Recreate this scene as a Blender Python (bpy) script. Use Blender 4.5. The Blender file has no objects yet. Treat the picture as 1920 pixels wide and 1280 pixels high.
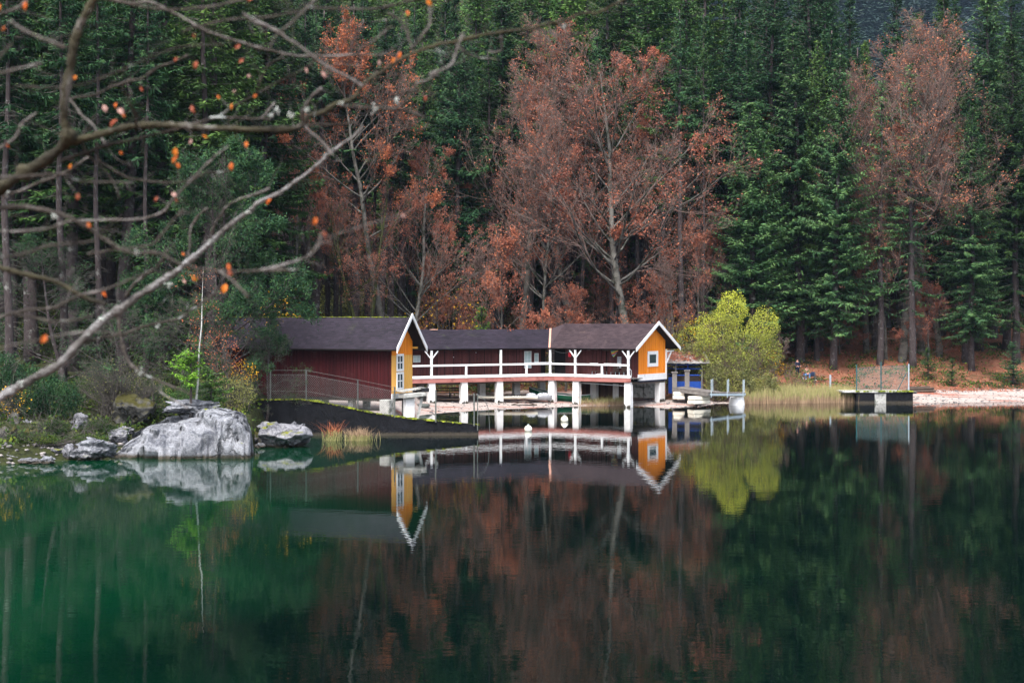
import bpy, bmesh, math, random
import numpy as np
from mathutils import Vector, Matrix, noise

# ------------------------------------------------------------------ camera, light, exposure
F = 2667.0; H = 7.1; HOR = 600.0
scene = bpy.context.scene
COL = scene.collection
cam = bpy.data.cameras.new('camera'); camo = bpy.data.objects.new('camera', cam); COL.objects.link(camo)
cam.lens = 50.0; cam.sensor_width = 36.0; cam.clip_start = 0.1; cam.clip_end = 3000
cam.shift_y = -40.0 / 1920.0
cam.dof.use_dof = True; cam.dof.focus_distance = 112; cam.dof.aperture_fstop = 2.9
camo.location = (0, 0, H); camo.rotation_euler = (math.radians(90), 0, 0)
scene.camera = camo

SUN_EL, SUN_AZ = math.radians(58), math.radians(200)
world = bpy.data.worlds.new('World'); scene.world = world; world.use_nodes = True
wn = world.node_tree; wn.nodes.clear()
wo = wn.nodes.new('ShaderNodeOutputWorld'); wb = wn.nodes.new('ShaderNodeBackground'); ws = wn.nodes.new('ShaderNodeTexSky')
ws.sky_type = 'NISHITA'; ws.sun_disc = False; ws.sun_elevation = SUN_EL; ws.sun_rotation = SUN_AZ
ws.air_density = 1.0; ws.dust_density = 4.0; ws.ozone_density = 1.0
wb.inputs['Strength'].default_value = 0.15
wh = wn.nodes.new('ShaderNodeHueSaturation'); wh.inputs['Saturation'].default_value = .42   # overcast: the cloud greys the sky
wn.links.new(ws.outputs[0], wh.inputs['Color']); wn.links.new(wh.outputs[0], wb.inputs['Color']); wn.links.new(wb.outputs[0], wo.inputs['Surface'])
sun = bpy.data.lights.new('sun', 'SUN'); sun.energy = 1.5; sun.angle = math.radians(24); sun.color = (1.0, 0.96, 0.9)
suno = bpy.data.objects.new('sun', sun); COL.objects.link(suno)
sd = Vector((math.sin(SUN_AZ) * math.cos(SUN_EL), math.cos(SUN_AZ) * math.cos(SUN_EL), math.sin(SUN_EL)))
suno.rotation_euler = sd.to_track_quat('Z', 'Y').to_euler(); suno.location = (-30, -20, 90)
scene.view_settings.view_transform = 'Standard'; scene.view_settings.look = 'None'
scene.view_settings.gamma = 1.0; scene.view_settings.exposure = 1.55
scene.cycles.max_bounces = 6; scene.cycles.diffuse_bounces = 2; scene.cycles.glossy_bounces = 2
scene.cycles.transparent_max_bounces = 4; scene.cycles.caustics_reflective = False; scene.cycles.caustics_refractive = False

RNG = np.random.default_rng(11); random.seed(5)

def at(px, py, Y):
    return Vector(((px - 960.0) / F * Y, Y, H - (py - HOR) / F * Y))

# ------------------------------------------------------------------ materials
MATS = {}
def nmat(name, cols, rough=0.8, nscale=8.0, nmix=0.35, objrand=0.0, bump=0.0, bscale=20.0, spec=0.3, trans=0.0,
         dirt=None, dscale=1.5, dlo=0.5, dhi=0.65, metal=0.0, stretch=(1, 1, 1), hue=0.0):
    """cols: 2-3 linear colours blended by the face attribute 'shade', noise and the object's own random value."""
    m = bpy.data.materials.new(name); m.use_nodes = True; nt = m.node_tree; N = nt.nodes; L = nt.links
    N.clear(); out = N.new('ShaderNodeOutputMaterial'); p = N.new('ShaderNodeBsdfPrincipled')
    p.inputs['Roughness'].default_value = rough; p.inputs['Specular IOR Level'].default_value = spec
    p.inputs['Metallic'].default_value = metal
    at_ = N.new('ShaderNodeAttribute'); at_.attribute_name = 'shade'
    tc = N.new('ShaderNodeTexCoord'); mp = N.new('ShaderNodeMapping'); mp.inputs['Scale'].default_value = stretch
    L.new(tc.outputs['Object'], mp.inputs['Vector'])
    no = N.new('ShaderNodeTexNoise'); no.inputs['Scale'].default_value = nscale; no.inputs['Detail'].default_value = 5
    L.new(mp.outputs[0], no.inputs['Vector'])
    mr = N.new('ShaderNodeMapRange'); mr.inputs['From Min'].default_value = .3; mr.inputs['From Max'].default_value = .7
    L.new(no.outputs['Fac'], mr.inputs['Value'])
    mx = N.new('ShaderNodeMix'); mx.data_type = 'FLOAT'; mx.inputs['Factor'].default_value = nmix
    L.new(at_.outputs['Fac'], mx.inputs['A']); L.new(mr.outputs[0], mx.inputs['B'])
    fac = mx.outputs['Result']
    if objrand:
        oi = N.new('ShaderNodeObjectInfo'); m2 = N.new('ShaderNodeMix'); m2.data_type = 'FLOAT'; m2.inputs['Factor'].default_value = objrand
        L.new(fac, m2.inputs['A']); L.new(oi.outputs['Random'], m2.inputs['B']); fac = m2.outputs['Result']
    cr = N.new('ShaderNodeValToRGB'); L.new(fac, cr.inputs['Fac'])
    el = cr.color_ramp.elements
    for i, c in enumerate(cols):
        pos = 0.12 + 0.76 * i / max(1, len(cols) - 1)
        e = el[i] if i < 2 else el.new(pos)
        e.position = pos; e.color = (*c, 1)
    col = cr.outputs['Color']
    if dirt is not None:
        dn = N.new('ShaderNodeTexNoise'); dn.inputs['Scale'].default_value = dscale; dn.inputs['Detail'].default_value = 8; dn.inputs['Roughness'].default_value = .65
        L.new(tc.outputs['Object'], dn.inputs['Vector'])
        dr = N.new('ShaderNodeMapRange'); dr.inputs['From Min'].default_value = dlo; dr.inputs['From Max'].default_value = dhi
        L.new(dn.outputs['Fac'], dr.inputs['Value'])
        dm = N.new('ShaderNodeMix'); dm.data_type = 'RGBA'; L.new(dr.outputs[0], dm.inputs['Factor']); L.new(col, dm.inputs['A'])
        dm.inputs['B'].default_value = (*dirt, 1); col = dm.outputs['Result']
    if hue:
        oi2 = N.new('ShaderNodeObjectInfo'); hs = N.new('ShaderNodeHueSaturation')
        hr = N.new('ShaderNodeMapRange'); hr.inputs['To Min'].default_value = .5 - hue; hr.inputs['To Max'].default_value = .5 + hue
        L.new(oi2.outputs['Random'], hr.inputs['Value']); L.new(hr.outputs[0], hs.inputs['Hue']); L.new(col, hs.inputs['Color']); col = hs.outputs['Color']
    L.new(col, p.inputs['Base Color'])
    if bump:
        bn = N.new('ShaderNodeTexNoise'); bn.inputs['Scale'].default_value = bscale; bn.inputs['Detail'].default_value = 8
        L.new(mp.outputs[0], bn.inputs['Vector']); bu = N.new('ShaderNodeBump'); bu.inputs['Strength'].default_value = bump
        bu.inputs['Distance'].default_value = .05
        L.new(bn.outputs['Fac'], bu.inputs['Height']); L.new(bu.outputs[0], p.inputs['Normal'])
    sh = p.outputs[0]
    if trans:
        tr = N.new('ShaderNodeBsdfTranslucent'); L.new(col, tr.inputs['Color']); ms = N.new('ShaderNodeMixShader'); ms.inputs[0].default_value = trans
        L.new(sh, ms.inputs[1]); L.new(tr.outputs[0], ms.inputs[2]); sh = ms.outputs[0]
    L.new(sh, out.inputs['Surface']); MATS[name] = m
    return m

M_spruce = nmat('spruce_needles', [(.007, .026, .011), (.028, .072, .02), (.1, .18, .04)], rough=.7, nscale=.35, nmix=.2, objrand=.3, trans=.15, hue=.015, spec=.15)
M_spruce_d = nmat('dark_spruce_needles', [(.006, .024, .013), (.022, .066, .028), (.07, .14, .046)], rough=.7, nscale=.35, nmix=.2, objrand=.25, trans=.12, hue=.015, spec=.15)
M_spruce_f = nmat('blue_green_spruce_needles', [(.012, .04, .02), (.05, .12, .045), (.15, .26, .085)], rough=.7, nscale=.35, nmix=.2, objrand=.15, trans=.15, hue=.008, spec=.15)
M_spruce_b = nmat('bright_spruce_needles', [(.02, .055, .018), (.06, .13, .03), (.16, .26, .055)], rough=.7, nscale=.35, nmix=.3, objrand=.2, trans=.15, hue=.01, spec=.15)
M_lime = nmat('lime_needles', [(.05, .13, .015), (.11, .25, .02), (.22, .4, .04)], rough=.6, trans=.25)
M_deadtwig = nmat('dead_twigs', [(.04, .035, .03), (.11, .1, .09)], rough=.9)
M_bark = nmat('spruce_bark', [(.025, .018, .018), (.075, .06, .062)], rough=.95, nscale=3, nmix=.6, objrand=.25, bump=.5, stretch=(3, 3, 1), dirt=(.2, .2, .19), dscale=2.2, dlo=.56, dhi=.7)
M_barkpale = nmat('pale_beech_bark', [(.05, .045, .04), (.15, .145, .13)], rough=.9, nscale=2.5, nmix=.8, bump=.4, dirt=(.03, .035, .025), dscale=1.6, dlo=.52, dhi=.6)
M_barkmoss = nmat('mossy_bark', [(.03, .035, .015), (.08, .09, .02)], rough=.95, nscale=2, nmix=.6, dirt=(.02, .016, .014), dscale=1.3)
M_twig = nmat('beech_twigs', [(.1, .068, .058), (.22, .15, .13)], rough=.9, nscale=1, nmix=.3)
M_rust = nmat('rust_leaves', [(.15, .055, .038), (.33, .11, .068), (.52, .2, .1)], rough=.8, nscale=.35, nmix=.5, objrand=.2, trans=.25)
M_pink = nmat('faded_rust_leaves', [(.17, .065, .045), (.34, .12, .072), (.5, .2, .1)], rough=.8, nscale=.4, nmix=.25, objrand=.2, trans=.25)
M_orange = nmat('orange_leaves', [(.22, .07, .035), (.4, .12, .055), (.55, .2, .09)], rough=.8, nscale=.4, nmix=.2, trans=.25)
M_yellow = nmat('yellow_leaves', [(.4, .22, .01), (.65, .38, .02)], rough=.8, trans=.3)
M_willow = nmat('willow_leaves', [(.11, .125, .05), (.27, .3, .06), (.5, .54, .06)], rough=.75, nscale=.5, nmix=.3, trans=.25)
M_olive = nmat('olive_leaves', [(.09, .1, .045), (.19, .2, .07), (.3, .29, .06)], rough=.8, nscale=.5, nmix=.3, trans=.2)
M_fern = nmat('low_green_leaves', [(.01, .024, .008), (.035, .075, .013), (.13, .17, .018)], rough=.8, nscale=.8, nmix=.4, trans=.2)
M_reedlow = nmat('reed_stalks', [(.2, .13, .08), (.36, .25, .16)], rough=.9, nscale=1.5)
M_reedtop = nmat('reed_leaves', [(.17, .17, .06), (.27, .26, .1), (.36, .28, .15)], rough=.9, nscale=1.0)
M_white = nmat('white_paint', [(.66, .67, .7), (.8, .81, .83)], rough=.55, nscale=3, nmix=.5, dirt=(.4, .38, .33), dscale=2.5, dlo=.62, dhi=.78)
M_pier = nmat('white_concrete', [(.62, .62, .62), (.78, .78, .79)], rough=.85, nscale=3, nmix=.6, dirt=(.35, .27, .21), dscale=1.3, dlo=.6, dhi=.75, bump=.2)
M_pierfoot = nmat('mossy_pier_foot', [(.03, .03, .025), (.12, .11, .09)], rough=.95, nscale=8, nmix=.6)
M_red = nmat('dark_red_boards', [(.026, .003, .004), (.058, .006, .008)], rough=.75, nscale=2, nmix=.4, stretch=(6, 6, .6), spec=.2, dirt=(.07, .022, .022), dscale=1.1, dlo=.58, dhi=.75)
M_brown = nmat('red_brown_boards', [(.065, .021, .021), (.125, .04, .038)], rough=.8, nscale=2, nmix=.4, stretch=(6, 6, .6), spec=.2)
M_gap = nmat('dark_gap', [(.008, .005, .005), (.015, .01, .01)], rough=.9)
M_orangep = nmat('orange_boards', [(.74, .215, .012), (.86, .27, .02)], rough=.6, nscale=3, nmix=.4, stretch=(6, 6, .5), spec=.2)
M_yellowp = nmat('yellow_boards', [(.76, .4, .09), (.84, .47, .12)], rough=.6, nscale=3, nmix=.4, stretch=(6, 6, .5), spec=.2)
M_deck = nmat('pink_brown_beam', [(.3, .115, .1), (.4, .165, .145)], rough=.8, nscale=1.5, nmix=.6, stretch=(1, 1, 4), dirt=(.2, .07, .06), dscale=.9)
M_shA = nmat('charcoal_shingles', [(.009, .007, .013), (.027, .02, .034)], rough=.75, nscale=.5, nmix=.35, dirt=(.05, .055, .035), dscale=.8, dlo=.62, dhi=.8)
M_shB = nmat('brown_shingles', [(.025, .016, .021), (.06, .04, .046)], rough=.75, nscale=.5, nmix=.35, dirt=(.13, .09, .08), dscale=.9, dlo=.6, dhi=.8)
M_moss = nmat('moss', [(.03, .045, .004), (.09, .11, .008), (.22, .25, .015)], rough=.95, nscale=4, nmix=.6, bump=.6)
M_copper = nmat('copper_flashing', [(.4, .2, .15), (.6, .36, .28)], rough=.5, nscale=4)
M_glass = nmat('window_glass', [(.015, .035, .05), (.03, .06, .08)], rough=.08, spec=.6)
M_curtain = nmat('curtained_glass', [(.36, .5, .52), (.5, .64, .66)], rough=.25, spec=.6)
M_wood = nmat('grey_wood', [(.1, .09, .085), (.2, .185, .175)], rough=.9, nscale=3, nmix=.5, stretch=(1, 1, 1), bump=.3)
M_wooddark = nmat('dark_wood', [(.03, .022, .018), (.09, .065, .05)], rough=.9, nscale=3, nmix=.5)
M_woodpale = nmat('weathered_concrete', [(.28, .28, .27), (.52, .52, .5)], rough=.9, nscale=4, nmix=.6, dirt=(.09, .1, .08), dscale=3, dlo=.5, dhi=.65)
M_rustm = nmat('rusty_metal', [(.1, .03, .02), (.2, .07, .04)], rough=.8)
M_blue = nmat('blue_paint', [(.004, .035, .2), (.008, .055, .3)], rough=.5, nscale=3, dirt=(.01, .03, .1), dscale=3, dlo=.6, dhi=.75)
M_float = nmat('cream_float', [(.66, .62, .52), (.8, .77, .67)], rough=.6, nscale=3, dirt=(.4, .33, .24), dscale=4, dlo=.6, dhi=.8)
M_steel = nmat('galvanised_steel', [(.3, .38, .45), (.48, .56, .62)], rough=.5, metal=.3)
M_wire = nmat('fence_wire', [(.13, .14, .14), (.2, .21, .2)], rough=.6, metal=.4)
M_post = nmat('fence_post_metal', [(.05, .06, .06), (.12, .13, .12)], rough=.6)
M_teal = nmat('teal_metal', [(.015, .06, .07), (.03, .11, .12)], rough=.6)
M_greenboat = nmat('green_hull', [(.004, .09, .045), (.008, .14, .07)], rough=.35)
M_black = nmat('black_rubber', [(.008, .008, .01), (.02, .02, .025)], rough=.6)
M_tarp = nmat('grey_tarp', [(.3, .32, .36), (.5, .52, .55)], rough=.6, nscale=3, nmix=.5)
M_buoy = nmat('white_buoy', [(.78, .76, .62), (.85, .84, .75)], rough=.45, nscale=2)
M_redlamp = nmat('red_plastic', [(.45, .01, .02), (.6, .02, .04)], rough=.4)
M_cloth = nmat('striped_cloth', [(.02, .2, .35), (.5, .5, .05), (.6, .05, .12)], rough=.8, nmix=0.0)
M_jeans = nmat('blue_denim', [(.08, .16, .32), (.16, .27, .48)], rough=.9)
M_navy = nmat('navy_cloth', [(.008, .014, .035), (.015, .025, .06)], rough=.9)
M_olivec = nmat('olive_cloth', [(.1, .1, .04), (.16, .16, .07)], rough=.9)
M_skin = nmat('skin', [(.5, .26, .2), (.6, .34, .26)], rough=.6)
M_hair = nmat('dark_hair', [(.01, .008, .006), (.03, .02, .015)], rough=.8)
M_shoe = nmat('pale_shoes', [(.6, .6, .6), (.7, .7, .68)], rough=.7)
M_branch = nmat('lichen_bark', [(.02, .016, .013), (.07, .06, .052), (.21, .195, .19)], rough=.9, nscale=9, nmix=.5, bump=.8, bscale=60, dirt=(.42, .46, .45), dscale=7, dlo=.6, dhi=.68)
M_branchmoss = nmat('mossy_branch_bark', [(.014, .012, .009), (.05, .045, .025)], rough=.95, nscale=7, nmix=.7, bump=.6, bscale=40, dirt=(.22, .21, .2), dscale=4.5, dlo=.56, dhi=.68)
M_branchpale = nmat('pale_lichened_bark', [(.04, .036, .034), (.13, .122, .118), (.3, .3, .31)], rough=.9, nscale=9, nmix=.6, bump=.8, bscale=60, dirt=(.04, .035, .03), dscale=6, dlo=.58, dhi=.66)
M_leaf = nmat('dry_leaf', [(.62, .18, .02), (.5, .1, .02), (.3, .08, .045), (.5, .3, .26)], rough=.6, nmix=.05, trans=.35)

def rock_mat(name, c1, c2, moss, mlo, mhi, crack=.9):
    m = bpy.data.materials.new(name); m.use_nodes = True; nt = m.node_tree; N = nt.nodes; L = nt.links
    p = N['Principled BSDF']; p.inputs['Roughness'].default_value = .9; p.inputs['Specular IOR Level'].default_value = .2
    tc = N.new('ShaderNodeTexCoord')
    n1 = N.new('ShaderNodeTexNoise'); n1.inputs['Scale'].default_value = .8; n1.inputs['Detail'].default_value = 12; n1.inputs['Roughness'].default_value = .7
    n1.inputs['Distortion'].default_value = 1.2
    L.new(tc.outputs['Object'], n1.inputs['Vector'])
    cr = N.new('ShaderNodeValToRGB'); el = cr.color_ramp.elements; el[0].position = .3; el[0].color = (*c1, 1); el[1].position = .68; el[1].color = (*c2, 1)
    e = el.new(.42); e.color = (*[a * .75 + b * .25 for a, b in zip(c1, c2)], 1); e = el.new(.5); e.color = (*[a * .3 + b * .7 for a, b in zip(c1, c2)], 1)
    L.new(n1.outputs['Fac'], cr.inputs['Fac'])
    # fine pitting
    n3 = N.new('ShaderNodeTexNoise'); n3.inputs['Scale'].default_value = 9; n3.inputs['Detail'].default_value = 6; n3.inputs['Roughness'].default_value = .8
    L.new(tc.outputs['Object'], n3.inputs['Vector'])
    r3 = N.new('ShaderNodeMapRange'); r3.inputs['From Min'].default_value = .35; r3.inputs['From Max'].default_value = .6; r3.inputs['To Min'].default_value = .4; r3.inputs['To Max'].default_value = 1.08
    L.new(n3.outputs['Fac'], r3.inputs['Value'])
    # cracks
    mpn = N.new('ShaderNodeMapping'); mpn.inputs['Rotation'].default_value = (.3, .6, .2); mpn.inputs['Scale'].default_value = (.35, .5, 1.1)
    dn = N.new('ShaderNodeTexNoise'); dn.inputs['Scale'].default_value = 1.4; dn.inputs['Detail'].default_value = 4
    ad = N.new('ShaderNodeMix'); ad.data_type = 'RGBA'; ad.inputs['Factor'].default_value = .6
    L.new(tc.outputs['Object'], dn.inputs['Vector']); L.new(tc.outputs['Object'], ad.inputs['A']); L.new(dn.outputs['Color'], ad.inputs['B'])
    L.new(ad.outputs['Result'], mpn.inputs['Vector'])
    vo = N.new('ShaderNodeTexVoronoi'); vo.feature = 'DISTANCE_TO_EDGE'; vo.inputs['Scale'].default_value = 1.0
    L.new(mpn.outputs[0], vo.inputs['Vector'])
    rc = N.new('ShaderNodeMapRange'); rc.inputs['From Min'].default_value = .0; rc.inputs['From Max'].default_value = .022; rc.inputs['To Min'].default_value = 1 - crack * .7; rc.inputs['To Max'].default_value = 1
    L.new(vo.outputs['Distance'], rc.inputs['Value'])
    mu = N.new('ShaderNodeMath'); mu.operation = 'MULTIPLY'; L.new(r3.outputs[0], mu.inputs[0]); L.new(rc.outputs[0], mu.inputs[1])
    mc = N.new('ShaderNodeMix'); mc.data_type = 'RGBA'; mc.blend_type = 'MULTIPLY'; mc.inputs['Factor'].default_value = 1
    cc = N.new('ShaderNodeCombineColor'); [L.new(mu.outputs[0], cc.inputs[i]) for i in range(3)]
    L.new(cr.outputs['Color'], mc.inputs['A']); L.new(cc.outputs[0], mc.inputs['B'])
    # moss on upward faces
    ge = N.new('ShaderNodeNewGeometry'); sx = N.new('ShaderNodeSeparateXYZ'); L.new(ge.outputs['Normal'], sx.inputs[0])
    n2 = N.new('ShaderNodeTexNoise'); n2.inputs['Scale'].default_value = 1.1; n2.inputs['Detail'].default_value = 8
    L.new(tc.outputs['Object'], n2.inputs['Vector'])
    a2 = N.new('ShaderNodeMath'); a2.operation = 'MULTIPLY_ADD'; a2.inputs[1].default_value = .28; L.new(sx.outputs['Z'], a2.inputs[0]); L.new(n2.outputs['Fac'], a2.inputs[2])
    r2 = N.new('ShaderNodeMapRange'); r2.inputs['From Min'].default_value = mlo; r2.inputs['From Max'].default_value = mhi; L.new(a2.outputs[0], r2.inputs['Value'])
    mm = N.new('ShaderNodeMix'); mm.data_type = 'RGBA'; mm.inputs['B'].default_value = (*moss, 1)
    L.new(r2.outputs[0], mm.inputs['Factor']); L.new(mc.outputs['Result'], mm.inputs['A'])
    # dark tide line left by the lake
    gp = N.new('ShaderNodeSeparateXYZ'); L.new(ge.outputs['Position'], gp.inputs[0]); ta = N.new('ShaderNodeMath'); ta.operation = 'MULTIPLY_ADD'; ta.inputs[1].default_value = -.5
    L.new(n3.outputs['Fac'], ta.inputs[0]); L.new(gp.outputs['Z'], ta.inputs[2]); tr = N.new('ShaderNodeMapRange'); tr.inputs['From Min'].default_value = -.02; tr.inputs['From Max'].default_value = -.16; L.new(ta.outputs[0], tr.inputs[0])
    tm = N.new('ShaderNodeMix'); tm.data_type = 'RGBA'; tm.inputs['B'].default_value = (.05, .042, .032, 1); L.new(tr.outputs[0], tm.inputs['Factor']); L.new(mm.outputs['Result'], tm.inputs['A'])
    L.new(tm.outputs['Result'], p.inputs['Base Color'])
    bu = N.new('ShaderNodeBump'); bu.inputs['Strength'].default_value = .9; bu.inputs['Distance'].default_value = .12
    bm_ = N.new('ShaderNodeMath'); bm_.operation = 'MULTIPLY_ADD'; bm_.inputs[1].default_value = 1.0; L.new(rc.outputs[0], bm_.inputs[0]); L.new(n1.outputs['Fac'], bm_.inputs[2])
    L.new(bm_.outputs[0], bu.inputs['Height']); L.new(bu.outputs[0], p.inputs['Normal'])
    return m
M_rock = rock_mat('pale_limestone', (.06, .065, .085), (.29, .3, .33), (.2, .22, .03), .9, .97)
M_rock2 = rock_mat('grey_limestone', (.05, .053, .065), (.29, .29, .32), (.14, .15, .015), .78, .88)
M_rockmoss = rock_mat('mossy_rock', (.025, .025, .025), (.14, .135, .125), (.045, .042, .01), .52, .72)
M_wall = rock_mat('black_wet_concrete', (.0015, .002, .003), (.009, .0095, .013), (.2, .22, .01), 2.0, 2.2, crack=.2)

# ------------------------------------------------------------------ object helpers
def tag(o, label=None, cat=None, group=None, kind=None):
    if label: o['label'] = label
    if cat: o['category'] = cat
    if group: o['group'] = group
    if kind: o['kind'] = kind
    return o
def empty(name, loc, label=None, cat=None, group=None):
    o = bpy.data.objects.new(name, None); o.empty_display_size = .3; COL.objects.link(o); o.location = loc
    return tag(o, label, cat, group)
def origin(p):
    v = Vector((0, 0, 0))
    while p is not None: v = v + p.location; p = p.parent
    return v
def link_mesh(name, me, mat, parent=None, smooth=False):
    if mat is not None: me.materials.append(mat)
    if smooth: me.polygons.foreach_set('use_smooth', [True] * len(me.polygons))
    o = bpy.data.objects.new(name, me); COL.objects.link(o)
    if parent is not None: o.parent = parent
    return o
def np_mesh(name, V, Fq, shade=None):
    """V (n,3), Fq (m,k) index array with k = 3 or 4."""
    V = np.asarray(V, dtype=np.float32); Fq = np.asarray(Fq, dtype=np.int32); k = Fq.shape[1]; m = len(Fq)
    me = bpy.data.meshes.new(name); me.vertices.add(len(V)); me.vertices.foreach_set('co', V.ravel())
    me.loops.add(m * k); me.loops.foreach_set('vertex_index', Fq.ravel())
    me.polygons.add(m); me.polygons.foreach_set('loop_start', np.arange(m, dtype=np.int32) * k)
    try: me.polygons.foreach_set('loop_total', np.full(m, k, dtype=np.int32))
    except Exception: pass
    me.update(calc_edges=True)
    a = me.attributes.new('shade', 'FLOAT', 'FACE')
    a.data.foreach_set('value', np.asarray(shade if shade is not None else np.full(m, .5), dtype=np.float32))
    return me
class MB:
    def __init__(s): s.v = []; s.f = []; s.sh = []
    def poly(s, pts, sh=None):
        b = len(s.v); s.v += [tuple(p) for p in pts]; s.f.append(tuple(range(b, b + len(pts)))); s.sh.append(random.random() if sh is None else sh)
    def hexa(s, c, sh=None):
        """8 corners: bottom 4 (ccw from above), top 4."""
        b = len(s.v); s.v += [tuple(p) for p in c]; sh = random.random() if sh is None else sh
        for q in ((3, 2, 1, 0), (4, 5, 6, 7), (0, 1, 5, 4), (1, 2, 6, 5), (2, 3, 7, 6), (3, 0, 4, 7)):
            s.f.append(tuple(b + i for i in q)); s.sh.append(sh)
    def box(s, fr, a0, a1, n0, n1, z0, z1, sh=None):
        P = lambda a, n, z: fr(a, n, z)
        s.hexa([P(a0, n0, z0), P(a1, n0, z0), P(a1, n1, z0), P(a0, n1, z0), P(a0, n0, z1), P(a1, n0, z1), P(a1, n1, z1), P(a0, n1, z1)], sh)
    def bar(s, p, q, w, h=None, sh=None):
        """rectangular bar from p to q"""
        p = Vector(p); q = Vector(q); h = h or w; d = (q - p).normalized()
        up = Vector((0, 0, 1)) if abs(d.z) < .95 else Vector((0, 1, 0))
        a = d.cross(up).normalized() * w / 2; b = a.cross(d).normalized() * h / 2
        s.hexa([p - a - b, p + a - b, q + a - b, q - a - b, p - a + b, p + a + b, q + a + b, q - a + b], sh)
    def tube(s, pts, rad, k=8, sh=None, caps=True):
        pts = [Vector(p) for p in pts]; n = len(pts)
        if not hasattr(rad, '__len__'): rad = [rad] * n
        sh = random.random() if sh is None else sh; b = len(s.v); ref = None
        for i, p in enumerate(pts):
            d = (pts[min(i + 1, n - 1)] - pts[max(i - 1, 0)]).normalized()
            if ref is None: ref = d.orthogonal().normalized()
            ref = (ref - d * ref.dot(d)); ref = ref.normalized() if ref.length > 1e-5 else d.orthogonal().normalized()
            o = d.cross(ref)
            for j in range(k):
                t = 2 * math.pi * j / k; s.v.append(tuple(p + (ref * math.cos(t) + o * math.sin(t)) * rad[i]))
        for i in range(n - 1):
            for j in range(k):
                j2 = (j + 1) % k; s.f.append((b + i * k + j, b + i * k + j2, b + (i + 1) * k + j2, b + (i + 1) * k + j)); s.sh.append(sh)
        if caps:
            s.f.append(tuple(b + j for j in range(k))[::-1]); s.sh.append(sh)
            s.f.append(tuple(b + (n - 1) * k + j for j in range(k))); s.sh.append(sh)
    def lathe(s, c, prof, k=20, sh=.5, ax=1.0):
        b = len(s.v)
        for (r, z) in prof:
            for j in range(k):
                t = 2 * math.pi * j / k; s.v.append((c[0] + r * math.cos(t), c[1] + r * math.sin(t) * ax, c[2] + z))
        for i in range(len(prof) - 1):
            for j in range(k):
                j2 = (j + 1) % k; s.f.append((b + i * k + j, b + i * k + j2, b + (i + 1) * k + j2, b + (i + 1) * k + j)); s.sh.append(sh)
    def build(s, name, mat, parent=None, smooth=False, bevel=0):
        o0 = origin(parent)
        me = bpy.data.meshes.new(name); me.from_pydata([(v[0] - o0.x, v[1] - o0.y, v[2] - o0.z) for v in s.v], [], s.f); me.update()
        bm = bmesh.new(); bm.from_mesh(me); bmesh.ops.recalc_face_normals(bm, faces=bm.faces); bm.to_mesh(me); bm.free()
        a = me.attributes.new('shade', 'FLOAT', 'FACE'); a.data.foreach_set('value', s.sh)
        o = link_mesh(name, me, mat, parent, smooth)
        if bevel: md = o.modifiers.new('bevel', 'BEVEL'); md.width = bevel; md.segments = 2
        return o
def frame(O, a):
    """local frame on the ground: origin O=(x,Y), a = unit direction along the facade (left to right); n points to the camera side"""
    a = Vector((a[0], a[1])).normalized(); n = Vector((a.y, -a.x))
    return lambda s, t, z: Vector((O[0] + a.x * s + n.x * t, O[1] + a.y * s + n.y * t, z))
IDF = lambda a, n, z: Vector((a, n, z))
def copy_tree(o, parent=None):
    c = o.copy(); COL.objects.link(c)
    if parent is not None: c.parent = parent
    for ch in list(o.children):
        if ch.name.split('.')[0] != '': copy_tree(ch, c)
    return c
# ------------------------------------------------------------------ terrain
SH_U = [-1500, 0, 150, 205, 470, 500, 575, 596, 640, 700, 740, 765, 785, 830, 930, 1000, 1085, 1180, 1250, 1300, 1340, 1400, 1600, 1715, 1920, 3300]
SH_Y = [66, 69.6, 72.5, 74.5, 77, 86, 88, 88.2, 88.4, 88.6, 90, 97, 106, 109, 113.2, 115, 117.3, 118.5, 114.6, 117, 121.2, 121.4, 123, 122, 124.5, 130]
PR = {  # d, z profiles per zone
    'L': [(-6, -1.6), (0, 0), (1.5, .7), (5, 1.6), (12, 2.3), (22, 4), (45, 11), (100, 38), (230, 108), (420, 215)],
    'S': [(-6, -1.6), (-.4, -.6), (.1, .75), (1.5, 1.2), (8, 1.25), (16, 1.5), (30, 2.6), (50, 6), (100, 24), (230, 98), (420, 210)],
    'M': [(-8, -1.6), (0, 0), (8, .42), (14, .8), (24, 1.6), (34, 3.0), (60, 10), (110, 32), (200, 88), (420, 205)],
    'R': [(-8, -1.6), (0, 0), (4, .42), (8, 1.0), (13, 2.1), (22, 4.0), (45, 9.5), (75, 17), (110, 20), (200, 22), (420, 24)],
}
ZU = [-1500, 480, 600, 735, 790, 1250, 1400, 3300]; ZK = ['L', 'L', 'S', 'S', 'M', 'M', 'R', 'R']
def shoreY(u): return float(np.interp(u, SH_U, SH_Y))
def gz(x, Y):
    u = 960 + F * x / Y; d = Y - shoreY(u)
    i = int(np.searchsorted(ZU, u)) - 1; i = max(0, min(len(ZU) - 2, i)); t = (u - ZU[i]) / (ZU[i + 1] - ZU[i]); t = max(0, min(1, t))
    za = np.interp(d, *zip(*PR[ZK[i]])); zb = np.interp(d, *zip(*PR[ZK[i + 1]])); z = za * (1 - t) + zb * t
    amp = max(0, min(1, (d - 6) / 20))
    z += amp * (1.1 * noise.noise(Vector((x * .07, Y * .07, 0))) + .35 * noise.noise(Vector((x * .3, Y * .3, 3))))
    z += max(0, min(1, d / 3)) * .05 * noise.noise(Vector((x * 1.2, Y * 1.2, 7)))
    return float(z)
def ground_at(px, Y): x = (px - 960) / F * Y; return Vector((x, Y, gz(x, Y)))
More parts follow.
